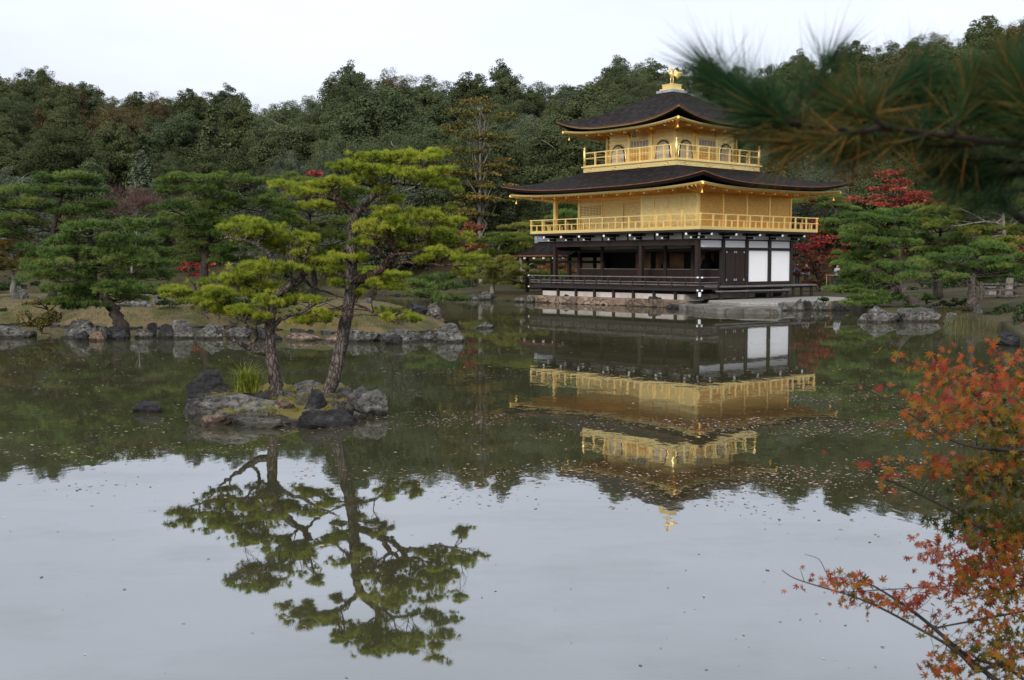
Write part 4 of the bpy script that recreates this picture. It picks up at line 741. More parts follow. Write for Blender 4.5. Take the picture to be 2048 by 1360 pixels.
def pine(name, label, Y, trunk, pads, mat, group=None, r0=.16, r1=.04, bark='bark_dark', needle=(.16, .02, 9), dens=260, limbs=(), spread=.75, seed=1, twigs=5, zfoot=None, dspread=.5, tuftscale=1., barkl=None, depth=None, trim=1., taper=.8):
    """trunk: measured (u, v) line at depth Y; pads: (u, v, half width, half height) in the same pixels"""
    g = np.random.default_rng(seed); f = np.array(at(*trunk[0], Y)); root = empty(name, tuple(f)); tag(root, label, 'pine tree', group)
    tw = [at(u, v, Y) for u, v in trunk]; tl = polyline(tw, 5); nT = len(tl); rad = [r0+(r1-r0)*(k/(nT-1))**taper for k in range(nT)]
    rad[0] *= 1.35; rad[1] *= 1.15
    wob = [p+g.normal(0, .25, 3)*rad[k]*(.3 if Y < 25 else .6) for k, p in enumerate(tl)]; wob[0] = tl[0]-np.array([0, 0, .35])
    MB().tube([p-f for p in wob], rad, 10).build('trunk', M[bark], root)
    lm = MB(); nodes = list(wob[nT//3:]); nr = list(rad[nT//3:])
    for ln in limbs:
        pts, a, b, dy = ln; ww = [at(u, v, Y+dy*(k/(len(pts)-1))) for k, (u, v) in enumerate(pts)]; pl = polyline(ww, 4); pl = [p+g.normal(0, .012, 3) for p in pl]
        lm.tube([p-f for p in pl], list(np.linspace(a, b, len(pl))), 8); nodes += pl; nr += list(np.linspace(a, b, len(pl)))
    nodes = np.array(nodes); C = []; A = []; T = []
    for (u, v, ru, rv) in pads:
        dy = g.normal(0, dspread); yy = Y+dy; c = at(u, v, yy); rx, rz = ru/FPX*yy, rv/FPX*yy; ry = rx*.85 if depth is None else depth
        rz *= 1.3; rx *= 1.08; n = int(dens*max(rx*ry, .01)*trim)+25; p, d, tn, bc = pad_points(c, np.array([rx, ry, rz]), n, g, (14 if Y < 25 else 8) if rx > .35 else 7, .72 if Y < 25 else 1)
        C.append(p); A.append(d*np.array([.7, .7, .5])+np.array([0, 0, .55])); T.append(np.clip(tn*.45+g.uniform(0, .5)+g.normal(0, .14, n), 0, 1))
        base = c-np.array([0, 0, rz*.3]); dd = np.linalg.norm(nodes-base, axis=1)+np.maximum(nodes[:, 2]-base[2], 0)*1.5; k = int(np.argmin(dd)); rr = min(nr[k]*.6, .012+.035*rx)
        pl = limb(lm, nodes[k]-f, base-f, rr, rr*.5, g, -.05)
        for q_ in bc[:twigs]: limb(lm, pl[g.integers(2, 6)], q_-f-np.array([0, 0, rz*.15]), rr*.45, rr*.15, g, -.08, 4, .1)
    lm.build('limbs', M[barkl or bark], root)
    C = np.concatenate(C); A = unit(np.concatenate(A)); T = np.concatenate(T); L, wd, k = needle
    V = needles(C-f, A, k, L*tuftscale, wd, spread, g); tri_mesh('crown', V, M[mat], root, np.repeat(T, k)+g.normal(0, .05, len(C)*k))
    return root
z4 = lambda l: [(320+a/2.267, 280+b/2.267)+tuple(c/2.267 for c in r) for a, b, *r in l]
L4 = lambda l, a, b, dy: (z4(l), a, b, dy)
def again(pads, seed):
    g = np.random.default_rng(seed); return pads+[(u+g.normal(0, ru*.5), v+g.normal(-rv*.15, rv*.5), ru*.7, rv*.65) for u, v, ru, rv in pads]
T1 = z4([(530, 1142), (520, 1080), (508, 1000), (500, 900), (500, 830), (510, 760), (525, 700)])
T1P = z4([(300, 410, 70, 32), (380, 395, 100, 40), (480, 420, 110, 45), (590, 452, 110, 42), (680, 460, 70, 34), (560, 490, 100, 34), (630, 515, 70, 26), (430, 450, 90, 34), (450, 582, 110, 38), (555, 600, 100, 44), (380, 622, 110, 36), (290, 650, 110, 45), (110, 700, 85, 30), (180, 742, 100, 38), (265, 762, 95, 42), (300, 705, 120, 40), (420, 680, 110, 44), (440, 803, 80, 38), (520, 762, 90, 40), (585, 742, 85, 32), (665, 722, 75, 26), (700, 822, 55, 22), (470, 735, 80, 34), (240, 690, 80, 30), (340, 780, 70, 30), (60, 690, 45, 20)])
T1L = [L4([(520, 705), (590, 660), (640, 622), (656, 590), (590, 573), (530, 560), (490, 520), (440, 480), (380, 455), (290, 445)], .075, .018, -.5), L4([(500, 965), (440, 955), (390, 935), (350, 915), (300, 888), (255, 862)], .07, .02, -.5), L4([(390, 932), (440, 895), (436, 866), (405, 842), (360, 810)], .035, .015, -.7), L4([(505, 850), (560, 810), (640, 780), (740, 730), (800, 712)], .045, .012, -.4), L4([(652, 632), (690, 665), (760, 690), (830, 716)], .03, .01, .4), L4([(525, 700), (470, 690), (420, 690), (360, 660), (300, 660)], .035, .01, .5), L4([(500, 800), (440, 770), (330, 750), (220, 745), (120, 710)], .04, .01, .3)]
pine('pine_tree', 'shorter crooked yellow green pine on the small islet with low sweeping limbs', 19.3, T1, again(T1P, 3), 'pine_yellow', None, .112, .06, 'bark', (.10, .0085, 38), 360, T1L, .55, 3, 8, taper=1.3, dspread=.45, barkl='bark')
T2 = z4([(755, 1165), (785, 1080), (815, 960), (842, 820), (862, 690), (870, 620), (868, 520), (872, 420), (880, 355), (905, 315), (940, 280), (972, 240), (968, 185), (955, 125)])
T2P = z4([(560, 213, 75, 26), (640, 235, 80, 30), (720, 217, 90, 38), (800, 190, 80, 38), (865, 122, 66, 36), (940, 132, 90, 44), (960, 84, 90, 30), (1060, 78, 110, 34), (1165, 72, 85, 34), (1240, 85, 55, 28), (1010, 152, 110, 40), (1100, 150, 110, 42), (1200, 182, 110, 38), (1290, 212, 66, 26), (900, 190, 80, 34), (1000, 232, 60, 26), (1080, 272, 55, 22), (1010, 322, 55, 22), (760, 302, 50, 20), (660, 300, 40, 18), (950, 402, 85, 36), (1040, 382, 90, 38), (1140, 362, 100, 42), (1240, 352, 95, 42), (1300, 382, 60, 32), (1000, 452, 105, 38), (1110, 432, 110, 40), (1220, 422, 100, 36), (1320, 452, 86, 30), (920, 472, 66, 28), (820, 540, 76, 26), (720, 552, 66, 26), (900, 542, 56, 24), (780, 592, 48, 22), (1280, 522, 86, 25), (1365, 542, 66, 25), (1390, 592, 46, 20), (1200, 542, 56, 17), (980, 652, 46, 17), (1015, 642, 40, 17), (830, 652, 56, 17), (1015, 782, 56, 24), (1085, 810, 56, 22), (1160, 817, 46, 20), (760, 802, 46, 20), (665, 832, 56, 20), (900, 702, 46, 17), (1090, 490, 70, 24)])
T2L = [L4([(885, 322), (830, 290), (780, 265), (700, 262), (600, 252)], .05, .012, -.4), L4([(872, 640), (940, 618), (1000, 590), (1022, 550), (1070, 520), (1150, 510)], .085, .02, -.4), L4([(1000, 592), (1060, 545), (1100, 500), (1180, 455), (1300, 442)], .045, .012, .4), L4([(1040, 578), (1085, 560), (1150, 552), (1280, 567), (1380, 572)], .035, .01, -.5), L4([(872, 470), (920, 432), (980, 420)], .035, .012, .5), L4([(965, 262), (1030, 212), (1100, 200), (1250, 215)], .035, .01, .4), L4([(868, 735), (950, 770), (1020, 810), (1090, 825)], .028, .008, -.5), L4([(872, 480), (800, 520), (740, 570)], .028, .008, .5), L4([(905, 315), (960, 300), (1010, 250)], .03, .01, -.4)]
pine('pine_tree', 'tall leaning yellow green pine on the small islet with long reddish upper limbs', 19.3, T2, again(T2P, 4), 'pine_yellow', None, .118, .036, 'bark', (.10, .0085, 38), 360, T2L, .55, 4, 8, taper=1.3, dspread=.45, barkl='bark_red')
# layered garden pines: every layer (row, left column, right column, half height) becomes a shelf of cushions
def shelf(layers, seed, wpad=46):
    g = np.random.default_rng(seed); out = []
    for v, a, b, h_ in layers:
        n = max(1, int(round((b-a)/(wpad*.9))))
        for k in range(n): out.append((a+(b-a)*(k+.5)/n+g.normal(0, 5), v+g.normal(0, 3.5)+(abs((k+.5)/n-.5)**2)*14, (b-a)/n*.75+g.uniform(0, 8), h_*g.uniform(.8, 1.25)))
    return out
def garden_pine(label, Y, trunk, layers, mat, r0, seed, **k):
    return pine('pine_tree', label, Y, trunk, shelf(layers, seed, k.pop('wpad', 46)), mat, None, r0, r0*.3, k.pop('bark', 'bark_dark'), k.pop('needle', (.17, .021, 12)), k.pop('dens', 380), (), .8, seed, 3, dspread=k.pop('ds', 1.0), **k)
garden_pine('broad spreading green pine leaning over the shore rocks of the long island', 37.0, [(242, 652), (228, 622), (205, 590), (188, 560), (182, 520), (180, 480), (185, 455)], [(448, 225, 300, 10), (458, 120, 215, 12), (478, 90, 300, 15), (505, 55, 200, 15), (505, 200, 325, 14), (530, 60, 330, 16), (553, 60, 330, 15), (577, 85, 335, 15), (597, 95, 290, 14), (612, 130, 215, 11)], 'pine_green', .22, 21, ds=.9)
garden_pine('dark green pine with open flat tiers at the far left behind the spreading pine', 55, [(105, 590), (105, 500), (110, 440), (122, 395), (130, 365)], [(360, 82, 200, 11), (383, -30, 125, 13), (385, 140, 195, 10), (408, -40, 120, 15), (420, 100, 225, 15), (440, -50, 90, 15), (448, 120, 220, 12), (468, -50, 60, 13)], 'pine_green', .2, 22, ds=1.3)
garden_pine('browning orange green pine at the far left edge above the grey boulder', 58, [(27, 578), (27, 540), (25, 490)], [(475, -50, 55, 14), (498, -50, 62, 15), (522, -45, 55, 15), (540, -30, 40, 10)], 'pine_orange', .14, 23, bark='bark_pale')
garden_pine('large dark green pine with many tiers behind the left islet pine', 56, [(410, 585), (408, 545), (414, 500), (428, 450), (440, 400), (445, 360)], [(356, 335, 430, 13), (362, 430, 560, 12), (385, 325, 470, 15), (392, 450, 565, 13), (412, 330, 590, 15), (438, 318, 480, 16), (446, 480, 575, 13), (468, 318, 520, 16), (497, 330, 510, 16), (522, 350, 480, 13)], 'pine_green', .26, 24, ds=1.4)
garden_pine('dense green pine behind the trunk of the tall leaning islet pine', 62, [(628, 592), (626, 540), (618, 480), (620, 420), (622, 360)], [(362, 560, 690, 14), (388, 590, 720, 15), (415, 560, 720, 16), (445, 570, 730, 17), (475, 560, 740, 17), (505, 560, 730, 15), (530, 580, 700, 12)], 'pine_ygreen', .2, 25, ds=1.3)
garden_pine('low yellow pine on the far shore seen right of the leaning pine trunk', 80, [(745, 585), (742, 570), (748, 552)], [(550, 700, 785, 9), (564, 690, 800, 10), (574, 740, 790, 7)], 'pine_yellow', .14, 26, needle=(.22, .035, 8))
garden_pine('dwarf dark green pine on the rocky point at the right end of the long island', 46, [(862, 612), (864, 595), (868, 575), (872, 560)], [(556, 840, 898, 9), (572, 828, 908, 10), (588, 822, 880, 9), (596, 880, 932, 7)], 'pine_green', .10, 27, ds=.5, wpad=30)
garden_pine('yellow green pine left of the fishing porch with slim grey trunks', 76, [(984, 592), (986, 560), (992, 520), (1000, 490), (1004, 468)], [(470, 985, 1050, 9), (486, 948, 1035, 11), (505, 950, 1020, 12), (526, 930, 1018, 13), (545, 940, 1030, 13), (560, 940, 1020, 9)], 'pine_ygreen', .17, 28, bark='bark_pale')
garden_pine('second yellow green pine just behind the fishing porch roof', 84, [(1045, 585), (1043, 540), (1040, 500), (1046, 455)], [(452, 1015, 1085, 10), (476, 1010, 1090, 12), (500, 1010, 1060, 12), (528, 1020, 1110, 13), (552, 1030, 1120, 13), (570, 1040, 1110, 9)], 'pine_ygreen', .16, 29, bark='bark_pale')
garden_pine('green pine seen through the open gallery of the middle storey', 92, [(1140, 570), (1138, 480), (1136, 420)], [(405, 1100, 1175, 12), (428, 1095, 1180, 13), (455, 1095, 1180, 13), (485, 1100, 1180, 12)], 'pine_green', .18, 30)
garden_pine('leaning green pine with cloud tiers beside the right end of the pavilion terrace', 52, [(1832, 612), (1815, 592), (1800, 572), (1790, 545), (1786, 500), (1790, 460), (1788, 430)], [(424, 1745, 1820, 10), (440, 1712, 1815, 13), (466, 1700, 1790, 13), (486, 1698, 1838, 14), (510, 1682, 1790, 14), (536, 1682, 1780, 15), (560, 1677, 1790, 15), (580, 1648, 1730, 10), (594, 1706, 1812, 14), (604, 1680, 1760, 8)], 'pine_green', .24, 31, bark='bark', ds=.9)
garden_pine('wide low pine with shelf like green crown over the wooden rail fence', 47, [(1944, 600), (1944, 575), (1948, 545), (1955, 515)], [(500, 1915, 2010, 12), (512, 1985, 2110, 13), (520, 1830, 1960, 14), (528, 1950, 2100, 15), (540, 1795, 1930, 15), (546, 1920, 2100, 15), (560, 1815, 1960, 12)], 'pine_green', .21, 32, bark='bark', ds=.8)
garden_pine('light yellow green pine behind the shelf crowned pine at the right', 57, [(2018, 600), (2018, 540), (2012, 500), (2008, 460), (2004, 400)], [(372, 1960, 2080, 12), (398, 1880, 2000, 12), (410, 1960, 2070, 13), (424, 1822, 1960, 14), (442, 1850, 1990, 13), (462, 1930, 2070, 14), (484, 1925, 2000, 11), (486, 2000, 2090, 12)], 'pine_ygreen', .22, 33, bark='bark_pale', ds=1.2)
garden_pine('small green pine between the leaning pine and the yellow green pine', 60, [(1880, 590), (1876, 520), (1880, 470), (1886, 440)], [(438, 1790, 1880, 12), (455, 1835, 1940, 13), (478, 1800, 1925, 13), (500, 1840, 1900, 10)], 'pine_green', .15, 34, ds=.8)
garden_pine('blue green pine close behind the right wall of the pavilion', 84, [(1668, 580), (1668, 500), (1672, 420)], [(396, 1590, 1660, 13), (412, 1640, 1700, 14), (435, 1650, 1720, 16), (462, 1650, 1720, 16), (492, 1650, 1700, 15), (520, 1660, 1710, 15)], 'pine_green', .18, 35)
# ------------------------------------------------------------------ maples and other autumn trees of the far shore
def leafy(name, label, cat, Y, foot, blobs, mat, group=None, leaf=.22, dens=120, seed=1, r0=.1, bark='bark_dark', flat=.6, bare=False):
    g = np.random.default_rng(seed); f = at(*foot, Y); root = empty(name, tuple(f)); tag(root, label, cat, group); tm = MB()
    us = np.array([b[0] for b in blobs]); vs = np.array([b[1] for b in blobs]); top = at(us.mean(), vs.min(), Y)
    pts = [f-np.array([0, 0, .3]), f+(top-f)*.3+g.normal(0, .1, 3), f+(top-f)*.6+g.normal(0, .2, 3), top]; pl = polyline(pts, 4); tm.tube([p-f for p in pl], list(np.linspace(r0, r0*.25, len(pl))), 7)
    tm.build('trunk', M[bark], root); C = []; O = []; T = []; lm = MB()
    for (u, v, ru, rv) in blobs:
        yy = Y+g.normal(0, .6); c = at(u, v, yy); rx, rz = ru/FPX*yy*1.1, rv/FPX*yy*1.5; n = int(dens*1.5*rx*rx)+30
        p, d, tn, bc = pad_points(c, np.array([rx, rx*.9, rz]), n, g, 9); C.append(p); O.append(d); T.append(np.clip(tn*.5+g.uniform(0, .35)+g.normal(0, .15, n), 0, 1))
        k = int(np.argmin(np.linalg.norm(np.array(pl)-c, axis=1))); q0 = pl[max(0, k-2)]
        l_ = limb(lm, q0-f, c-f, r0*.35, r0*.12, g, -.05)
        for q_ in bc[:6]: limb(lm, l_[3], q_-f, r0*.12, r0*.04, g, -.05, 4, .1)
    lm.build('limbs', M[bark], root); C = np.concatenate(C)-f; O = np.concatenate(O); T = np.concatenate(T)
    if bare: V = needles(C, unit(O+np.array([0, 0, .6])), 3, .7, .03, .4, g); tri_mesh('crown', V, M[mat], root, np.repeat(T, 3))
    else: V = cards(C, np.full(len(C), leaf), g, np.array([[0, 0, 1.]]), 1.2, .7); tri_mesh('crown', V, M[mat], root, T, 4)
    return root
leafy('maple_tree', 'bright red maple with wide flat crown above the leaning right pine', 'maple tree', 78, (1805, 575), [(1765, 352, 24, 12), (1790, 346, 18, 9), (1770, 380, 36, 11), (1800, 368, 30, 10), (1785, 398, 46, 12), (1830, 392, 44, 12), (1815, 408, 52, 12), (1850, 404, 34, 10), (1775, 412, 34, 8)], 'maple_red', None, .22, 95, 41, .16)
leafy('maple_tree', 'dark red maple close behind the right end of the pavilion wall', 'maple tree', 84, (1640, 585), [(1625, 470, 40, 13), (1645, 488, 44, 14), (1612, 500, 34, 13), (1660, 505, 30, 12), (1650, 520, 30, 9), (1630, 452, 26, 10), (1672, 516, 20, 7)], 'maple_red', None, .22, 85, 42, .14)
leafy('maple_tree', 'small rusty orange maple beside the white panels of the pavilion', 'maple tree', 74, (1645, 586), [(1615, 512, 24, 9), (1635, 525, 28, 11), (1612, 545, 24, 11), (1640, 550, 26, 12), (1622, 566, 22, 9), (1596, 535, 16, 10)], 'maple_orange', None, .20, 170, 43, .09)
leafy('maple_tree', 'red maple glimpsed between the leaning pine and the shelf crowned pine', 'maple tree', 62, (1868, 588), [(1860, 492, 32, 10), (1885, 497, 30, 9), (1845, 500, 22, 8), (1870, 482, 26, 8)], 'maple_red', None, .2, 170, 44, .1)
leafy('maple_tree', 'faded dusky red maple right of the gilded lower eave tip', 'maple tree', 90, (1640, 575), [(1625, 400, 34, 9), (1650, 408, 32, 9), (1600, 405, 24, 8), (1700, 400, 26, 8)], 'maple_red', None, .24, 110, 45, .1)
leafy('maple_tree', 'red maple at the far right edge behind the pale pine trunk', 'maple tree', 63, (2035, 590), [(2030, 500, 36, 11), (2050, 482, 34, 10), (2000, 458, 24, 9), (2010, 512, 26, 9)], 'maple_red', None, .2, 140, 46, .1)
leafy('maple_tree', 'small scarlet maple shining under the large dark tiered pine', 'maple tree', 66, (392, 582), [(380, 525, 18, 9), (372, 538, 14, 8), (400, 534, 18, 9), (418, 528, 12, 8), (392, 550, 14, 5)], 'maple_red', None, .2, 200, 47, .07)
leafy('maple_tree', 'dull crimson maple peeping above the tall islet pine', 'maple tree', 92, (632, 560), [(630, 350, 20, 9), (622, 362, 16, 8)], 'maple_red', None, .26, 90, 48, .1)
leafy('maple_tree', 'rust coloured maple on the far shore right of the tall islet pine', 'maple tree', 86, (942, 582), [(940, 458, 26, 11), (928, 475, 22, 11), (952, 488, 26, 12), (935, 500, 22, 10), (948, 520, 22, 10)], 'maple_orange', None, .24, 120, 49, .1)
leafy('maple_tree', 'golden orange maple seen through the open porch of the ground storey', 'maple tree', 92, (1125, 590), [(1100, 535, 22, 9), (1128, 530, 24, 9), (1140, 545, 26, 8), (1110, 550, 24, 8)], 'maple_orange', None, .22, 150, 50, .08)
leafy('bare_tree', 'nearly bare brown twigged tree behind the spreading island pine', 'tree', 82, (265, 575), [(250, 398, 30, 20), (285, 400, 30, 20), (268, 420, 40, 18), (240, 425, 22, 12), (300, 420, 18, 14)], 'bare_twigs', None, .2, 60, 51, .1, 'bark_pale', bare=True)
leafy('larch_tree', 'tall thin browning tree with open crown above the rust coloured maple', 'tree', 93, (962, 575), [(958, 205, 30, 12), (945, 225, 44, 13), (975, 240, 46, 14), (940, 262, 54, 15), (985, 280, 54, 14), (945, 305, 56, 14), (975, 335, 60, 14), (935, 352, 52, 13), (985, 372, 52, 13), (960, 400, 56, 13), (955, 430, 50, 12)], 'pine_orange', None, .22, 100, 52, .2, 'bark_pale')
# ------------------------------------------------------------------ the wooded hill: a handful of trees, each copied many times
HILL = [('evergreen', [(0, (.035, .050, .025)), (.5, (.068, .090, .042)), (1, (.115, .138, .062))]), ('olive', [(0, (.034, .048, .021)), (.5, (.064, .080, .034)), (1, (.105, .12, .048))]), ('grey', [(0, (.044, .058, .036)), (.5, (.088, .108, .070)), (1, (.14, .168, .108))]), ('rusty', [(0, (.050, .045, .022)), (.5, (.095, .078, .036)), (1, (.145, .11, .05))])]
HM = {k: leafmat(k+' hill foliage', st, trans=.12, rough=.85, objvar=.45) for k, st in HILL}
def broad_mesh(kind, seed, n=52000, leaf=.125, lobes=34):
    g = np.random.default_rng(seed); lc = unit(g.normal(size=(lobes, 3))); lc[:, 2] = lc[:, 2]*.95; lc *= g.uniform(.35, .84, (lobes, 1)); lc[:, 2] -= .1*(lc[:, :2]**2).sum(1); lr = g.uniform(.20, .40, lobes)
    ns = 12; sd_ = unit(g.normal(size=(lobes*ns, 3))+np.array([0, 0, .45])); li = np.repeat(np.arange(lobes), ns); sc_ = lc[li]+sd_*lr[li][:, None]*g.uniform(.55, 1.05, (lobes*ns, 1)); sr = g.uniform(.08, .17, lobes*ns)
    i = g.integers(0, lobes*ns, n); d = unit(g.normal(size=(n, 3))+np.array([0, 0, .35])); p = sc_[i]+d*sr[i][:, None]*g.uniform(.55, 1.1, (n, 1))*np.array([1.15, 1.15, .8]); p[:, 2] += .72
    V = cards(p*np.array([3.6, 3.6, 4.1]), np.full(n, leaf*(.8+.5*(seed % 3)/2)), g, d+sd_[i]*.5, .9, .75); t = np.clip(g.uniform(0, .35, lobes)[li][i]+g.uniform(0, .25, lobes*ns)[i]+g.normal(.2, .09, n), 0, 1)
    o = tri_mesh('crown', V, HM[kind], None, t, 4); me = o.data; bpy.data.objects.remove(o); return me
def conifer_mesh(kind, seed, n=6000):
    g = np.random.default_rng(seed); tiers = 17; C = []; A = []; T = []
    for k in range(tiers):
        z = .14+.86*k/tiers; r = (1-z)**.8*1.0*g.uniform(.75, 1.1)+.05; m_ = max(3, int(7*(1-z)+3))
        for j in range(m_):
            a = 2*math.pi*(j+g.uniform(0, 1))/m_; q_ = int(n/tiers/m_*(.5+1.4*(1-z))); s = np.sqrt(g.uniform(.03, 1, q_)); 
            p = np.column_stack([np.cos(a)*r*s, np.sin(a)*r*s, z+.03-.05*s**2])+g.normal(0, 1, (q_, 3))*np.array([.13*r+.02, .13*r+.02, .012]); C.append(p); T.append(np.full(q_, g.uniform(0, .6)))
    p = np.concatenate(C)*np.array([2.5, 2.5, 9.5]); T = np.clip(np.concatenate(T)+g.normal(.15, .15, len(p)), 0, 1)
    V = cards(p, np.full(len(p), .34), g, np.array([[0, 0, 1.]]), .8, .5); o = tri_mesh('crown', V, HM[kind], None, T, 4); me = o.data; bpy.data.objects.remove(o); return me
def trunk_mesh(h_, r, seed, mat='bark_dark', limbs=7):
    g = np.random.default_rng(seed); m = MB(); pl = polyline([(0, 0, -.6), (.1, 0, h_*.35), (-.1, .1, h_*.7), (0, 0, h_)], 3); m.tube(pl, list(np.linspace(r, r*.3, len(pl))), 6)
    for k in range(limbs):
        a = g.uniform(0, 6.28); q0 = np.array(pl[g.integers(3, len(pl)-1)]); limb(m, q0, q0+np.array([math.cos(a)*1.8, math.sin(a)*1.8, g.uniform(.5, 1.6)]), r*.35, r*.1, g)
    o = m.build('trunk', M[mat]); me = o.data; bpy.data.objects.remove(o); return me
PROT = {k: [broad_mesh(k, s_) for s_ in ss] for k, ss in (('evergreen', (61, 62, 63)), ('olive', (64, 65)), ('grey', (66, 67)), ('rusty', (68, 69)))}
CONI = {'evergreen': [conifer_mesh('evergreen', 71), conifer_mesh('evergreen', 72)], 'grey': [conifer_mesh('grey', 73)]}
TRK = [trunk_mesh(5.2, .2, 81), trunk_mesh(5.4, .17, 82, 'bark_pale')]; TRC = [trunk_mesh(8.6, .17, 83, 'bark_pale', 0)]
WORDS = {'evergreen': 'dark green', 'olive': 'olive green', 'grey': 'grey green', 'rusty': 'rusty green'}
hcount = [0]
def hill_tree(x, y, z, sc, kind, conif, zone, rz, name=None, sz=None):
    lab = f"{WORDS[kind]} {'pointed conifer' if conif else 'rounded leafy tree'} {zone}"
    o = empty('conifer_tree' if conif else 'broadleaf_tree', (x, y, z), rz); o.scale = (sc*g.uniform(.75, 1.35), sc*g.uniform(.75, 1.35), sc*(sz or 1)*g.uniform(.9, 1.08)); tag(o, lab, 'tree', lab.replace('tree', 'trees').replace('conifer', 'conifers'))
    i = hcount[0]; hcount[0] += 1; ms = CONI[kind] if conif else PROT[kind]
    link('crown', ms[i % len(ms)], o); link('trunk', TRC[0] if conif else TRK[i % 2], o); return o
def uv_of(x, y, z):
    zz = z-CAM_H; d = y*CP-zz*SP; return 1024+FPX*x/d, 680-FPX*(y*SP+zz*CP)/d
def zone_of(u, v, ridge):
    a = 'far left' if u < 505 else ('middle' if u < 1080 else ('pavilion side' if u < 1560 else 'right'))
    where = {'far left': 'of the left hill', 'middle': 'of the hill behind the islet pines', 'pavilion side': 'of the hill behind the pavilion', 'right': 'of the hill right of the pavilion'}[a]
    return ('on the skyline '+where) if ridge else (('on the upper slope ' if v < 290 else 'at the foot ')+where)
sk_v = np.array([a[1] for a in RIDGE], float)
g = np.random.default_rng(77); u = -90.
def pick(u, v):
    r = g.random()
    if u < 300 and v < 260: return 'rusty' if r < .26 else ('olive' if r < .62 else 'evergreen')
    if v > 285 and 430 < u < 830: return 'grey' if r < .7 else 'olive'
    return 'evergreen' if r < .56 else ('olive' if r < .80 else ('grey' if r < .93 else 'rusty'))
while u < 2130:                                             # the skyline row follows the crest
    D = np.interp(u, r_u, r_D)-3; top = at(u, np.interp(u, r_u, sk_v)+g.uniform(0, 9), D); gz = float(ground_z(top[0], D)); hgt = max(4.2, top[2]-gz); kind = pick(u, top[2]); con = g.random() < .03
    kind = pick(u, 150); con = con and kind in CONI; sc = hgt/(9.4 if con else 6.9); sc = min(max(sc, .8), 1.35)
    hill_tree(top[0], D, top[2]-(9.4 if con else 6.7)*sc, sc, kind, con, zone_of(u, 150, True), g.uniform(0, 6.28)); u += (4.6*sc)/D*FPX*g.uniform(.75, 1.05)
row = 0
for tt in (.93, .80, .66, .52, .39, .27, .16, .06):
    u = -80.-g.uniform(0, 60)
    while u < 2125:
        az = math.atan((u-1024)/FPX); D1 = np.interp(az, f_az, f_D); D2 = np.interp(az, r_az, r_D); D = D1+(D2-D1)*tt+g.uniform(-2, 2); x = (u-1024)/FPX*D; z = float(ground_z(x, D)); sc = g.uniform(.72, 1.35)*(1.18 if D > 135 else 1); uu, vv = uv_of(x, D, z+6*sc)
        vs_ = np.interp(u, r_u, sk_v)
        if vv < vs_+12: sc *= .8
        kind = pick(u, vv); con = g.random() < .10 and kind in CONI
        if 1150 < u < 1560 and vv > 330: u += 60; continue          # wholly behind the pavilion
        hreq = globals().get('hreq', 0)+1
        if hcount[0] < 298: hill_tree(x, D, z-.3, sc*(.85 if con else 1), kind, con, zone_of(u, vv, False), g.uniform(0, 6.28))
        u += (6.4*sc)/D*FPX*g.uniform(.8, 1.2)
print('hill trees', hcount[0], 'wanted', hreq)
# ------------------------------------------------------------------ bushes, grasses, fence, visitors
def bush(label, u0, u1, vt, vb, Y, mat, seed, leaf=.12, dens=2400, name='shrub'):
    g = np.random.default_rng(seed); c = at((u0+u1)/2, vb, Y); top = at((u0+u1)/2, vt, Y)[2]; rx = (u1-u0)/2/FPX*Y; rz = top-c[2]; n = int(dens*rx*max(rz, rx*.5))+200
    root = empty(name, tuple(c)); tag(root, label, 'shrub'); p, d, tn, bc = pad_points(np.zeros(3), np.array([rx, rx*.8, rz]), n, g, 10); p[:, 2] = np.abs(p[:, 2])
    V = cards(p, np.full(n, leaf), g, d, .8, .6); tri_mesh('foliage', V, mat, root, np.clip(tn*.5+g.normal(.25, .2, n), 0, 1), 4); m = MB()
    for q_ in bc[:5]: limb(m, np.array([0, 0, -.2]), q_*np.array([.8, .8, .7]), .03, .012, g)
    m.build('stems', M['bark_dark'], root); return root
LM = {'dark': leafmat('dark shrub leaves', [(0, (.012, .022, .010)), (.6, (.030, .048, .018)), (1, (.05, .07, .022))], trans=.15), 'bright': leafmat('bright shrub leaves', [(0, (.03, .06, .012)), (.6, (.07, .12, .02)), (1, (.12, .17, .03))], trans=.3), 'olive': leafmat('olive shrub leaves', [(0, (.035, .035, .012)), (.6, (.08, .075, .02)), (1, (.14, .11, .03))], trans=.2)}
bush('low olive bush between two grey rocks on the island shore', 45, 120, 600, 652, 36.8, LM['olive'], 201, .10)
bush('fresh green little bush behind the leaning pine foot', 1838, 1868, 582, 600, 51, LM['bright'], 202, .10)
bush('dark clipped shrub right of the dark pointed stone', 1872, 1910, 594, 612, 49, LM['dark'], 203, .09)
bush('dark clipped shrub under the shelf crowned pine trunk', 1908, 1948, 594, 610, 48.5, LM['dark'], 204, .09)
bush('wide mossy olive shrub above the reeds of the right bank', 1868, 1942, 608, 634, 47, LM['olive'], 205, .09)
bush('round dark shrub beside the tall pale stone', 1976, 2028, 598, 630, 44.5, LM['dark'], 206, .09)
bush('small dark shrub hugging the tall pale stone', 1966, 1990, 616, 636, 44.2, LM['dark'], 207, .09)
bush('dark leafy shrub at the right edge behind the speckled rock', 2028, 2110, 585, 655, 37, LM['dark'], 208, .11)
bush('dark shrub growing on the gravel terrace edge', 1636, 1660, 588, 602, 58.5, LM['dark'], 209, .10)
bush('low yellow green bush at the foot of the leaning pine', 1808, 1840, 603, 616, 49.5, LM['bright'], 210, .09)
g5 = np.random.default_rng(5)
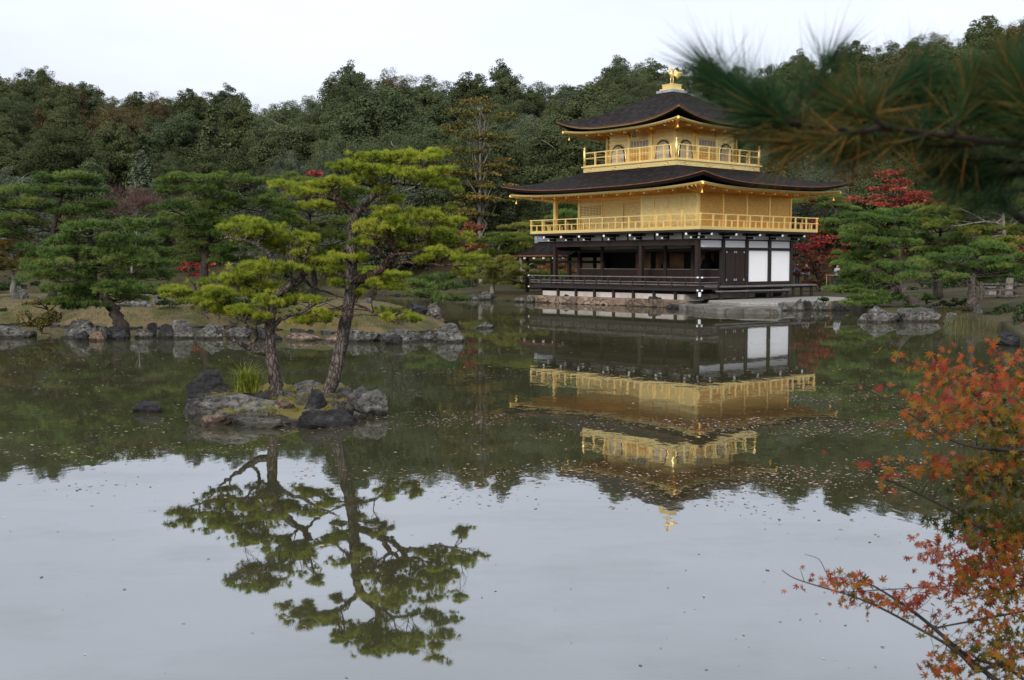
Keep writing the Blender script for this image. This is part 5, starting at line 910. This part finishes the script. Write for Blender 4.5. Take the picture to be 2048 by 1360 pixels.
for i, (u0, u1, vt, vb, Y_, k_, lb) in enumerate(((-60, 40, 540, 580, 88, 'dark', 'dark bush behind the browning pine at the far left'), (60, 150, 548, 584, 90, 'dark', 'dark bush behind the pale pointed boulder at the far left'), (150, 250, 552, 584, 92, 'olive', 'olive bush on the far bank behind the spreading pine'), (250, 350, 545, 584, 90, 'dark', 'dark bush on the far bank left of the large tiered pine'), (430, 540, 540, 586, 92, 'dark', 'dark bush on the far bank right of the large tiered pine'), (540, 640, 545, 588, 88, 'dark', 'dark bush under the dense green pine'), (660, 760, 535, 586, 92, 'dark', 'dark bush behind the low yellow far shore pine'), (760, 830, 545, 588, 88, 'olive', 'olive bush right of the low yellow far shore pine'), (820, 905, 530, 588, 94, 'dark', 'tall dark bush behind the dwarf pine point'), (895, 960, 545, 592, 86, 'dark', 'dark bush below the rust coloured maple'), (1580, 1660, 540, 590, 82, 'dark', 'dark bush behind the rusty maple by the pavilion'), (1655, 1740, 535, 590, 76, 'dark', 'dark bush left of the leaning pine trunk behind the visitors rail'), (1740, 1830, 540, 592, 70, 'dark', 'dark bush behind the leaning pine'), (1840, 1930, 540, 584, 72, 'dark', 'dark bush behind the trunk of the shelf crowned pine'), (1930, 2080, 525, 572, 74, 'dark', 'dark bush behind the wooden rail fence'))):
    bush(lb, u0, u1, vt, vb, Y_, LM[k_], 220+i, .2, 420)
for i, (u0, u1, vt, vb, k_, lb) in enumerate(((60, 130, 588, 609, 'olive', 'olive mound shrub on the back of the island turf left of the spreading pine'), (318, 372, 586, 609, 'dark', 'dark mound shrub on the island turf right of the small upright pale rock'), (372, 440, 589, 609, 'olive', 'olive mound shrub on the island turf behind the dark pointed rock'), (452, 520, 587, 609, 'dark', 'dark mound shrub on the island turf behind the left islet pine crown'), (536, 600, 590, 609, 'dark', 'dark mound shrub on the island turf between the two islet pines'), (-60, 10, 600, 622, 'dark', 'dark shrub on the island behind the broad blocky grey rock'), (752, 822, 606, 624, 'olive', 'olive mound shrub on the island turf right of the leaning pine trunk'))):
    bush(lb, u0, u1, vt, vb, 45 if vb < 612 else 40, LM[k_], 260+i, .10, 2600)
def blades(name, base, L, wd, g, lean=.35, bend=.5):
    n = len(base); a = g.uniform(0, 6.28, n); le = lean*g.uniform(.15, 1.7, n); d0 = np.column_stack([np.cos(a)*le, np.sin(a)*le, np.ones(n)]); d0 = unit(d0); be = bend*g.uniform(.3, 1.4, n); d1 = unit(d0+np.column_stack([np.cos(a)*be, np.sin(a)*be, -be*.8])); s = np.column_stack([-np.sin(a), np.cos(a), np.zeros(n)])*wd/2
    Lr = (L*g.uniform(.55, 1.1, n))[:, None]; m_ = base+d0*Lr*.55; t_ = m_+d1*Lr*.45; q1 = np.stack([base-s, base+s, m_+s*.8, m_-s*.8], 1); q2 = np.stack([m_-s*.8, m_+s*.8, t_+s*.1, t_-s*.1], 1); return np.concatenate([q1, q2]).reshape(-1, 3)
GM = leafmat('green yellow grass blades', [(0, (.07, .12, .02)), (.5, (.17, .22, .03)), (1, (.32, .29, .05))], trans=.35)
RM = leafmat('dry reed blades', [(0, (.045, .06, .02)), (.5, (.095, .10, .035)), (1, (.18, .15, .07))], trans=.3)
gb = at(496, 780, 19.0); bs = gb+np.column_stack([g5.normal(0, .09, 330), g5.normal(0, .07, 330), np.full(330, -.03)])
gt = tri_mesh('grass_tuft', blades('b', bs, .66, .013, g5, .45, .9), GM, None, np.tile(g5.uniform(.2, 1, 330), 2), 4); tag(gt, 'arching yellow green grass tuft beside the left pine trunk on the islet', 'grass tuft')
n = 420; uu = g5.uniform(1888, 2012, n); vv = g5.uniform(648, 668, n)-((uu-1888)/124)*2; bs = np.array([wl(a, b, -.02) for a, b in zip(uu, vv)])
rd = tri_mesh('reeds', blades('r', bs, .62, .012, g5, .18, .25), RM, None, np.tile(g5.uniform(0, 1, n), 2), 4); tag(rd, 'thin pale green reeds in the shallow water of the right bank', 'reeds', None, 'stuff')
# short grass on the turf of the long island
n = 9000; uu = g5.uniform(-40, 900, n); vv = g5.uniform(600, 655, n); bs = []
dg = bpy.context.evaluated_depsgraph_get(); isl_o = bpy.data.objects['island']; dg.update()
from mathutils.bvhtree import BVHTree
bv = BVHTree.FromObject(isl_o, dg)
for a, b in zip(uu, vv):
    r_ = ray(a, b); h_ = bv.ray_cast(Vector((0, 0, CAM_H)), Vector(r_).normalized())
    if h_[0] is not None and h_[0].z > .2: bs.append(h_[0][:])
bs = np.array(bs)
if len(bs): gr = tri_mesh('grass', blades('g', bs, .11, .014, g5, .5, .5), RM, None, np.tile(g5.uniform(.2, 1, len(bs)), 2), 4); tag(gr, 'short autumn grass on the turf of the long island', 'grass', None, 'stuff')
bv2 = BVHTree.FromObject(bpy.data.objects['islet'], dg); n = 5000; bs = []
for a, b in zip(g5.uniform(360, 775, n), g5.uniform(770, 860, n)):
    h_ = bv2.ray_cast(Vector((0, 0, CAM_H)), Vector(ray(a, b)).normalized())
    if h_[0] is not None and h_[0].z > .08 and mnoise.noise(h_[0]*2.5) > -.05: bs.append(h_[0][:])
bs = np.array(bs); MO = leafmat('moss tips', [(0, (.05, .045, .012)), (.5, (.12, .11, .02)), (1, (.22, .17, .03))], trans=.2)
if len(bs): ms = tri_mesh('moss', blades('m', bs, .045, .012, g5, .9, .6), MO, None, np.tile(g5.uniform(0, 1, len(bs)), 2), 4); tag(ms, 'clumpy yellow green moss covering the small pine islet', 'moss', None, 'stuff')
# bare twig stuck in the islet
m = MB(); p0 = at(705, 790, 18.6)
for l in (((705, 790), (702, 765), (705, 752)), ((702, 770), (722, 756), (745, 752), (755, 757)), ((722, 756), (728, 745))): m.tube([at(a, b, 18.6) for a, b in l], [.008, .006, .004, .003][:len(l)], 5)
tw_ = m.build('twig', M['bark_dark']); tag(tw_, 'thin bare forked twig sticking up beside the tall leaning pine', 'twig')
# wooden rail fence at the right, bamboo rail by the visitors
fe = empty('rail_fence', tuple(at(2000, 596, 56))); tag(fe, 'weathered wooden rail fence below the shelf crowned pine', 'fence'); fo = np.array(fe.location)
for v in (568, 580, 591): MB().bar(at(1955, v, 56)-fo, at(2120, v+1.5, 55)-fo, .07, .10).build('rail', M['bark'], fe)
for u in (1962, 1996, 2030, 2066, 2104): MB().bar(at(u, 604, 55.9)-fo, at(u, 564, 55.9)-fo, .12, .12).build('post', M['bark'], fe)
sl = empty('stone_box', tuple(at(1985, 592, 59))); tag(sl, 'small grey stone box standing behind the wooden rail fence', 'stone box'); s0 = np.array(sl.location); a = at(1974, 576, 59)-s0
MB().box(-.3, .3, -.25, .25, -.3, .42).build('body', M['gravel'], sl); MB().box(-.4, .4, -.35, .35, .42, .5).build('lid', M['deck'], sl)
M['bamboo'] = surf('pale bamboo', [(.3, (.11, .095, .05)), (.7, (.17, .15, .085))], 4, .5)
bf = empty('bamboo_rail', tuple(at(1675, 575, 72))); tag(bf, 'low pale bamboo rail beside the path in front of the visitors', 'fence'); b0 = np.array(bf.location)
MB().tube([at(1650, 550.5, 72)-b0, at(1680, 551, 72)-b0, at(1720, 551.5, 72)-b0], .035, 8).build('rail', M['bamboo'], bf)
for u in (1653, 1718): MB().tube([at(u, 585, 72)-b0, at(u, 549, 72)-b0], .035, 8).build('post', M['bamboo'], bf)
M['skin'] = surf('skin', [(.3, (.42, .26, .18)), (.7, (.5, .32, .23))], 5, .6); M['hair'] = surf('dark hair', [(.3, (.012, .010, .010)), (.7, (.03, .025, .022))], 20, .5)
def cloth(name, c): return surf(name, [(.3, tuple(x*.85 for x in c)), (.7, c)], 6, .85)
def person(label, u, v, Y, coat, trousers, seed, face):
    """standing visitor: one continuous skinned body, clothing and hair over it"""
    f = at(u, v, Y); f[2] = ground_z(f[0], f[1]); root = empty('person', tuple(f), face); tag(root, label, 'person')
    J = {'pel': (0, 0, .90), 'wa': (0, .01, 1.08), 'ch': (0, .0, 1.28), 'ne': (0, .0, 1.44), 'hb': (0, .01, 1.52), 'ht': (0, -.01, 1.66)}
    for s, n_ in ((-1, 'l'), (1, 'r')):
        J.update({n_+'sh': (s*.17, 0, 1.38), n_+'el': (s*.23, .02, 1.12), n_+'wr': (s*.21, -.12, .93), n_+'ha': (s*.20, -.17, .87), n_+'hi': (s*.09, 0, .86), n_+'kn': (s*.10, -.02, .48), n_+'an': (s*.10, .02, .08), n_+'to': (s*.11, -.13, .04)})
    E_ = [('pel', 'wa'), ('wa', 'ch'), ('ch', 'ne'), ('ne', 'hb'), ('hb', 'ht')]+[(p_, q_) for n_ in 'lr' for p_, q_ in (('ch', n_+'sh'), (n_+'sh', n_+'el'), (n_+'el', n_+'wr'), (n_+'wr', n_+'ha'), ('pel', n_+'hi'), (n_+'hi', n_+'kn'), (n_+'kn', n_+'an'), (n_+'an', n_+'to'))]
    RAD = {'pel': .15, 'wa': .135, 'ch': .155, 'ne': .06, 'hb': .085, 'ht': .085, 'sh': .065, 'el': .047, 'wr': .033, 'ha': .035, 'hi': .095, 'kn': .062, 'an': .045, 'to': .04}
    def skin(name, keys, grow, mat, root_k, par):
        ks = list(keys); me = bpy.data.meshes.new(name); me.from_pydata([J[k] for k in ks], [(ks.index(a), ks.index(b)) for a, b in E_ if a in ks and b in ks], []); o = link(name, me, par); me.materials.append(mat)
        md_ = o.modifiers.new('skin', 'SKIN'); o.modifiers.new('sub', 'SUBSURF').levels = 1
        for i, k in enumerate(ks):
            r_ = (RAD.get(k) or RAD[k[1:]])+grow; sv = me.skin_vertices[0].data[i]; sv.radius = (r_, r_*.8); sv.use_root = k == root_k
        return o
    if True:
        me0 = bpy.data.meshes.new('x'); bpy.data.meshes.remove(me0)
    def sk(*a): 
        me = bpy.data.meshes.new(a[0]); return None
    def make(name, keys, grow, mat, root_k, par):
        ks = list(keys); bm = bmesh.new(); lay = bm.verts.layers.skin.verify(); vs = [bm.verts.new(J[k]) for k in ks]
        for a, b in E_:
            if a in ks and b in ks: bm.edges.new((vs[ks.index(a)], vs[ks.index(b)]))
        for i, k in enumerate(ks):
            r_ = (RAD.get(k) or RAD[k[1:]])+grow; vs[i][lay].radius = (r_, r_*.8); vs[i][lay].use_root = (k == root_k)
        me = bpy.data.meshes.new(name); bm.to_mesh(me); bm.free(); o = link(name, me, par); me.materials.append(mat); o.modifiers.new('skin', 'SKIN').use_smooth_shade = True; o.modifiers.new('sub', 'SUBSURF').levels = 1; return o
    make('body', J.keys(), 0, M['skin'], 'pel', root)
    make('jacket', ['pel', 'wa', 'ch', 'lsh', 'rsh', 'lel', 'rel', 'lwr', 'rwr'], .022, coat, 'ch', root)
    make('trousers', ['pel', 'lhi', 'rhi', 'lkn', 'rkn', 'lan', 'ran'], .02, trousers, 'pel', root)
    V, F = ico(2); hv = V*np.array([.10, .115, .10])+np.array([0, .02, 1.655]); hv = np.where((V[:, [1]] < -.45) & (V[:, [2]] < .35), hv*np.array([1, .55, 1]), hv); MB().add(hv, F, True).build('hair', M['hair'], root)
    MB().tube([(0, -.085, 1.58), (0, -.105, 1.56), (0, -.09, 1.545)], [.008, .016, .01], 6).build('nose', M['skin'], root)
    return root
cw = cloth('white jacket', (.50, .51, .54)); cdk = cloth('dark trousers', (.03, .035, .05)); cbl = cloth('blue jacket', (.10, .16, .30)); cgr = cloth('grey jacket', (.35, .36, .38))
person('visitor in a white jacket standing behind the bamboo rail beside the leaning pine', 1674, 580, 76, cw, cdk, 1, .4)
person('visitor in a grey jacket half hidden behind the rusty maple', 1612, 582, 79, cgr, cdk, 2, -.5)
person('visitor in a blue jacket left of the one in grey behind the rusty maple', 1594, 582, 80, cbl, cdk, 3, .2)
# ------------------------------------------------------------------ fallen leaves on the water
FL = leafmat('fallen leaves', [(0, (.07, .045, .028)), (.4, (.17, .11, .075)), (.7, (.30, .20, .15)), (1, (.46, .35, .27))], trans=.1, rough=.5)
n = 130000; u = g5.uniform(-60, 2110, n); v = 628+(1375-628)*g5.uniform(0, 1, n)**1.5; pos = []
dens_v = np.interp(v, [620, 660, 720, 800, 900, 960, 1040, 1150, 1370], [.06, .14, .34, .75, .95, .45, .045, .006, .003])
for a, b, dv in zip(u, v, dens_v):
    p_ = wl(a, b, .004); q_ = mnoise.fractal(Vector((p_[0]*.13, p_[1]*.22, 0)), 1, 2, 4)+.55*mnoise.noise(Vector((p_[0]*.8, p_[1]*1.2, 5)))
    right = np.interp(a, [0, 700, 1100, 2050], [.45, .6, 1, 1])
    if g5.random() < dv*right*np.clip((q_+.05)*1.6, .02, 1)*1.0: pos.append(p_)
pos = np.array(pos); print('floating leaves', len(pos)); n = len(pos)
a = g5.uniform(0, 6.28, n); L = g5.uniform(.018, .075, n)*np.interp(pos[:, 1], [6, 12, 30], [.5, .9, 1.15]); wd = L*g5.uniform(.2, .7, n); c_, s_ = np.cos(a), np.sin(a); ex = np.column_stack([c_, s_, g5.normal(0, .06, n)]); ey = np.column_stack([-s_, c_, g5.normal(0, .1, n)])
V = np.stack([pos-ex*L[:, None]*.5, pos-ey*wd[:, None]*.5, pos+ex*L[:, None]*.5, pos+ey*wd[:, None]*.5], 1); V[:, :, 2] = .003+np.clip(V[:, :, 2]-.003, 0, .004)
fl = tri_mesh('floating_leaves', V, FL, None, np.clip(g5.normal(.5, .28, n), 0, 1), 4); tag(fl, 'small tan and pink fallen leaves drifting on the pond', 'leaves', None, 'stuff')
# ------------------------------------------------------------------ the maple on the near bank at the right
LOBE = [(-128, .46), (-84, .78), (-42, .95), (0, 1.05), (42, .95), (84, .78), (128, .46)]
def maple_leaf():
    pts = []
    for i, (a, l) in enumerate(LOBE):
        a = R(a); w_ = R(11); b = []
        prev = R(LOBE[i-1][0]) if i else R(-165); nxt = R(LOBE[i+1][0]) if i < 6 else R(165); na = (prev+a)/2; nb2 = (nxt+a)/2; rn = .30
        for q1, q2 in (((math.sin(na)*rn, math.cos(na)*rn), (math.sin(a-w_)*l*.62, math.cos(a-w_)*l*.62)), ((math.sin(a-w_)*l*.62, math.cos(a-w_)*l*.62), (math.sin(a)*l, math.cos(a)*l)), ((math.sin(a)*l, math.cos(a)*l), (math.sin(a+w_)*l*.62, math.cos(a+w_)*l*.62)), ((math.sin(a+w_)*l*.62, math.cos(a+w_)*l*.62), (math.sin(nb2)*rn, math.cos(nb2)*rn))): pts.append([(0, 0), q1, q2])
    P_ = np.array(pts).reshape(-1, 2); return np.column_stack([P_, -.22*(P_**2).sum(1)+.10*np.abs(P_[:, 0])])
LEAF = maple_leaf(); NT = len(LEAF)//3
def place_leaves(pos, size, g, face):
    n = len(pos); nr = unit(g.normal(0, .75, (n, 3))+face); a = unit(np.cross(nr, g.normal(size=(n, 3)))+np.array([0, 0, -.35])); a = unit(a-nr*(a*nr).sum(1, keepdims=True)); b = np.cross(a, nr); s = (size*g.uniform(.65, 1.2, n))[:, None, None]
    return (pos[:, None, :]+(LEAF[None, :, [0]]*b[:, None, :]+LEAF[None, :, [1]]*a[:, None, :]+LEAF[None, :, [2]]*nr[:, None, :])*s).reshape(-1, 3)
MF = leafmat('autumn maple leaves near', [(0, (.026, .036, .008)), (.18, (.065, .062, .010)), (.36, (.18, .11, .018)), (.52, (.28, .082, .018)), (.70, (.24, .045, .022)), (.86, (.17, .030, .028)), (1, (.32, .12, .07))], trans=.38)
MY = 4.7; mt_ = empty('maple_tree', (3.3, 4.9, .6)); tag(mt_, 'orange and red maple on the near bank reaching in from the right edge', 'maple tree'); mo = np.array(mt_.location)
z8 = lambda l: [(1540+a/1.89, 640+b/1.89) for a, b in l]; gm = np.random.default_rng(9)
MBR = [([(1150, 1500), (960, 1420), (840, 1350), (700, 1235), (620, 1165), (545, 1105), (480, 1060), (400, 1010), (340, 985)], .014, .0025, 0), ([(780, 1330), (720, 1265), (650, 1215), (560, 1165), (480, 1120), (400, 1080), (300, 1040), (180, 1005), (90, 975), (45, 945)], .008, .0015, -.15), ([(1250, 900), (1050, 850), (920, 820), (830, 795), (760, 765), (690, 720), (620, 685), (550, 650), (470, 615), (410, 590), (370, 550)], .012, .0025, .1), ([(1250, 520), (1100, 540), (950, 575), (850, 590), (750, 582)], .010, .003, -.1), ([(1200, 400), (1050, 420), (900, 420), (850, 400), (830, 360), (780, 290), (730, 240), (660, 190), (600, 150)], .010, .002, .15), ([(1100, 480), (960, 490), (860, 490), (780, 480), (700, 460), (600, 400), (520, 350), (420, 290), (330, 240)], .009, .0015, -.2), ([(1200, 1050), (1000, 1010), (900, 1000), (820, 960)], .008, .003, .2), ([(1100, 1480), (920, 1330), (800, 1290), (760, 1260)], .010, .003, .1), ([(620, 1165), (540, 1100), (500, 1050)], .004, .002, .1), ([(260, 1030), (215, 960), (185, 905), (130, 885)], .002, .001, -.15)]
bm_ = MB(); bn = []
for l, a, b, dy in MBR:
    ww = [at(u, v, MY+dy) for u, v in z8(l)]; pl = polyline(ww, 4); bm_.tube([p-mo for p in pl], list(np.linspace(a, b, len(pl))), 7); bn += pl
    j = np.array([3.3, 4.9, min(max(pl[0][2]-.5, .9), 2.4)]); bm_.tube([j-mo, (j+pl[0])/2+np.array([0, 0, .1])-mo, pl[0]-mo], [a*2, a*1.5, a], 7)
bn = np.array(bn)
MB().tube([(0, 0, -.2), (.03, .02, .5), (0, .05, 1.1), (.05, 0, 1.7), (0, 0, 2.4)], [.09, .075, .06, .05, .03], 10).build('trunk', M['bark_dark'], mt_)
BL = [(870, 800, 120, 50, 80, .30), (960, 840, 100, 60, 80, .45), (790, 830, 90, 40, 40, .25), (940, 960, 90, 70, 80, .5), (640, 165, 120, 60, 70, .62), (700, 240, 150, 80, 110, .60), (820, 290, 140, 100, 130, .58), (620, 330, 110, 60, 70, .55), (900, 220, 80, 110, 90, .62), (760, 400, 190, 80, 170, .36), (560, 430, 60, 30, 20, .40), (900, 420, 100, 100, 150, .30), (620, 560, 100, 40, 50, .45), (660, 520, 60, 30, 24, .78), (470, 570, 80, 35, 30, .52), (780, 560, 160, 60, 130, .32), (880, 650, 130, 100, 190, .14), (760, 640, 100, 60, 60, .30), (920, 540, 80, 80, 110, .25), (700, 760, 90, 50, 60, .10), (630, 760, 60, 30, 20, .06), (620, 860, 80, 70, 50, .80), (760, 900, 140, 80, 130, .76), (890, 900, 110, 110, 190, .45), (900, 780, 90, 80, 120, .15), (680, 1010, 150, 70, 130, .72), (860, 1040, 130, 90, 170, .40), (780, 960, 130, 60, 90, .50), (300, 985, 100, 40, 55, .62), (340, 1040, 90, 40, 45, .50), (140, 1000, 90, 45, 14, .80), (450, 1060, 100, 45, 45, .66), (540, 1090, 90, 40, 34, .70), (600, 1150, 60, 40, 14, .45), (640, 1300, 80, 60, 50, .52), (760, 1230, 130, 60, 80, .42), (880, 1180, 100, 90, 110, .28), (900, 1300, 90, 90, 120, .34), (720, 1320, 100, 50, 50, .40), (770, 1120, 100, 60, 30, .65), (470, 275, 50, 40, 7, .6), (400, 250, 50, 20, 5, .85), (390, 95, 30, 30, 3, .55), (480, 135, 50, 20, 4, .62), (530, 370, 60, 40, 10, .45), (350, 545, 60, 25, 8, .55), (440, 650, 50, 30, 6, .58), (200, 480, 40, 20, 3, .45), (1050, 400, 120, 300, 260, .45), (1060, 900, 120, 300, 280, .4), (1060, 1280, 120, 160, 130, .4)]
Pp = []; Tt = []
for a, b, ra, rb, k, tn in BL:
    d = gm.normal(size=(k, 2))*.52; uu = 1540+(a+d[:, 0]*ra)/1.89; vv = 640+(b+d[:, 1]*rb)/1.89; yy = MY+gm.normal(0, .22, k)
    k = int(k*.82); uu, vv, yy = uu[:k], vv[:k], yy[:k]; d = d[:k]
    Pp += [at(u_, v_, y_) for u_, v_, y_ in zip(uu, vv, yy)]; Tt += list(np.clip(tn-.01+gm.normal(-.02, .17, k)+np.where(gm.random(k) < .10, .3, 0), 0, 1))
Pp = np.array(Pp); V = place_leaves(Pp-mo, np.full(len(Pp), .0275), gm, np.array([-.25, -.75, .45])); tri_mesh('leaves', V, MF, mt_, np.repeat(Tt, NT))
for i in range(0, len(Pp), 3):
    k = int(np.argmin(((bn-Pp[i])**2).sum(1)))
    if np.linalg.norm(bn[k]-Pp[i]) < .16: mid = (bn[k]+Pp[i])/2+gm.normal(0, .015, 3)+np.array([0, 0, .015]); bm_.tube([bn[k]-mo, mid-mo, Pp[i]-mo], [.0015, .001, .0007], 4)
bm_.build('branches', M['bark_dark'], mt_)
# ------------------------------------------------------------------ the pine branch close to the camera at the upper right
NY = 1.55; pn = empty('pine_tree', (2.1, 1.75, .7)); tag(pn, 'dark pine branch with long needles hanging close in at the upper right', 'pine tree'); po = np.array(pn.location); gp = np.random.default_rng(19)
NM = leafmat('long dark pine needles', [(0, (.008, .026, .010)), (.45, (.020, .056, .016)), (.6, (.05, .045, .013)), (.8, (.14, .072, .016)), (1, (.24, .125, .028))], trans=.15)
nm_ = MB(); SH = []
def shoot(l, a, b, k, L, tint, sp, dy=0., start=.25):
    k = int(k*(.62 if tint > .45 else .9)); tint = min(tint, .62)
    ww = [at(u, v, NY+dy+.02*i) for i, (u, v) in enumerate(l)]; pl = polyline(ww, 4); nm_.tube([p-po for p in pl], list(np.linspace(a, b, len(pl))), 7)
    pl = np.array(pl); t = start+(1-start)*gp.uniform(0, 1, k)**.6; x = t*(len(pl)-1); i0 = np.minimum(x.astype(int), len(pl)-2); fr = (x-i0)[:, None]; c = pl[i0]*(1-fr)+pl[i0+1]*fr; ax = unit(pl[np.minimum(i0+2, len(pl)-1)]-pl[np.maximum(i0-1, 0)])
    V = needles(c-po, ax, 5, L, .0014, sp, gp); SH.append((V, np.clip(tint+gp.normal(-.03, .17, k*5)+np.where(gp.random(k*5) < .10, .35, 0), 0, 1)))
shoot([(2300, 330), (2048, 292), (1900, 272), (1780, 256), (1690, 258), (1640, 262)], .005, .0025, 0, .1, .5, .5)
shoot([(1700, 258), (1630, 255), (1585, 242), (1540, 222), (1500, 196), (1460, 168), (1430, 150)], .005, .003, 150, .115, .16, .40, 0, .15)
shoot([(1600, 248), (1560, 236), (1530, 225)], .004, .003, 200, .105, .24, .75)
shoot([(1585, 242), (1600, 200), (1640, 150), (1655, 128)], .004, .003, 60, .11, .22, .36, .04, .1)
shoot([(1780, 256), (1745, 236), (1722, 224)], .004, .003, 260, .10, .50, .9)
shoot([(1720, 240), (1760, 200), (1800, 165), (1830, 150)], .004, .003, 120, .10, .30, .5, .05, .05)
shoot([(1900, 272), (1920, 230), (1935, 190), (1950, 160)], .004, .003, 200, .085, .45, .6, .03, .05)
shoot([(1760, 255), (1680, 270), (1620, 282), (1580, 285)], .004, .003, 210, .095, .66, .75, -.03, .05)
shoot([(1860, 268), (1800, 285), (1740, 292), (1700, 300)], .004, .003, 190, .095, .68, .8, .03, .05)
shoot([(1980, 285), (1900, 290), (1850, 285), (1810, 270)], .005, .003, 220, .095, .55, .8, .06, .05)
shoot([(2120, 300), (2060, 250), (2030, 190), (2020, 140)], .006, .003, 260, .085, .42, .6, 0, .1)
shoot([(2150, 290), (2080, 240), (2060, 180)], .006, .003, 200, .095, .42, .7, -.05, .1)
shoot([(2080, 310), (2000, 250), (1965, 215), (1950, 200)], .005, .003, 230, .085, .45, .8, .07, .05)
shoot([(2250, 380), (2100, 330), (1990, 322), (1890, 335)], .007, .003, 130, .085, .4, .7, .1, .4)
shoot([(2150, 350), (2060, 345), (1980, 350), (1930, 345)], .005, .003, 170, .085, .3, .8, .15, .2)
shoot([(1850, 268), (1860, 220), (1850, 190)], .004, .003, 190, .085, .34, .7, .08, .05)
shoot([(1650, 258), (1665, 225), (1660, 205)], .004, .003, 140, .095, .42, .7, .06, .05)
shoot([(2260, 360), (2120, 345), (2020, 352), (1950, 370), (1900, 385)], .006, .002, 70, .10, .28, .7, .5, .2)
shoot([(2200, 380), (2100, 372), (2010, 385), (1960, 402)], .006, .002, 70, .10, .26, .7, .6, .2)
shoot([(2200, 300), (2080, 290), (2010, 310), (1960, 330)], .006, .002, 80, .10, .30, .8, .4, .1)
shoot([(2300, 520), (2150, 480), (2060, 446), (2020, 418), (2008, 400)], .011, .006, 60, .085, .3, .7, .5, .5)
V = np.concatenate([s[0] for s in SH]); T = np.concatenate([s[1] for s in SH]); tri_mesh('needles', V, NM, pn, T)
for q_ in ((2300, 330), (2300, 520), (2250, 380), (2150, 290), (2150, 350)):
    e = at(*q_, NY)-po; nm_.tube([(0, 0, e[2]-.1), e*.5+np.array([0, 0, (e[2]-.1)*.5]), e], [.03, .02, .011], 8)
MB().tube([(0, 0, -.2), (.03, 0, .6), (0, .04, 1.3), (.04, 0, 2.2), (0, 0, 3.0)], [.10, .09, .08, .06, .04], 10).build('trunk', M['bark'], pn)
nm_.build('branch', M['bark_shade'], pn)
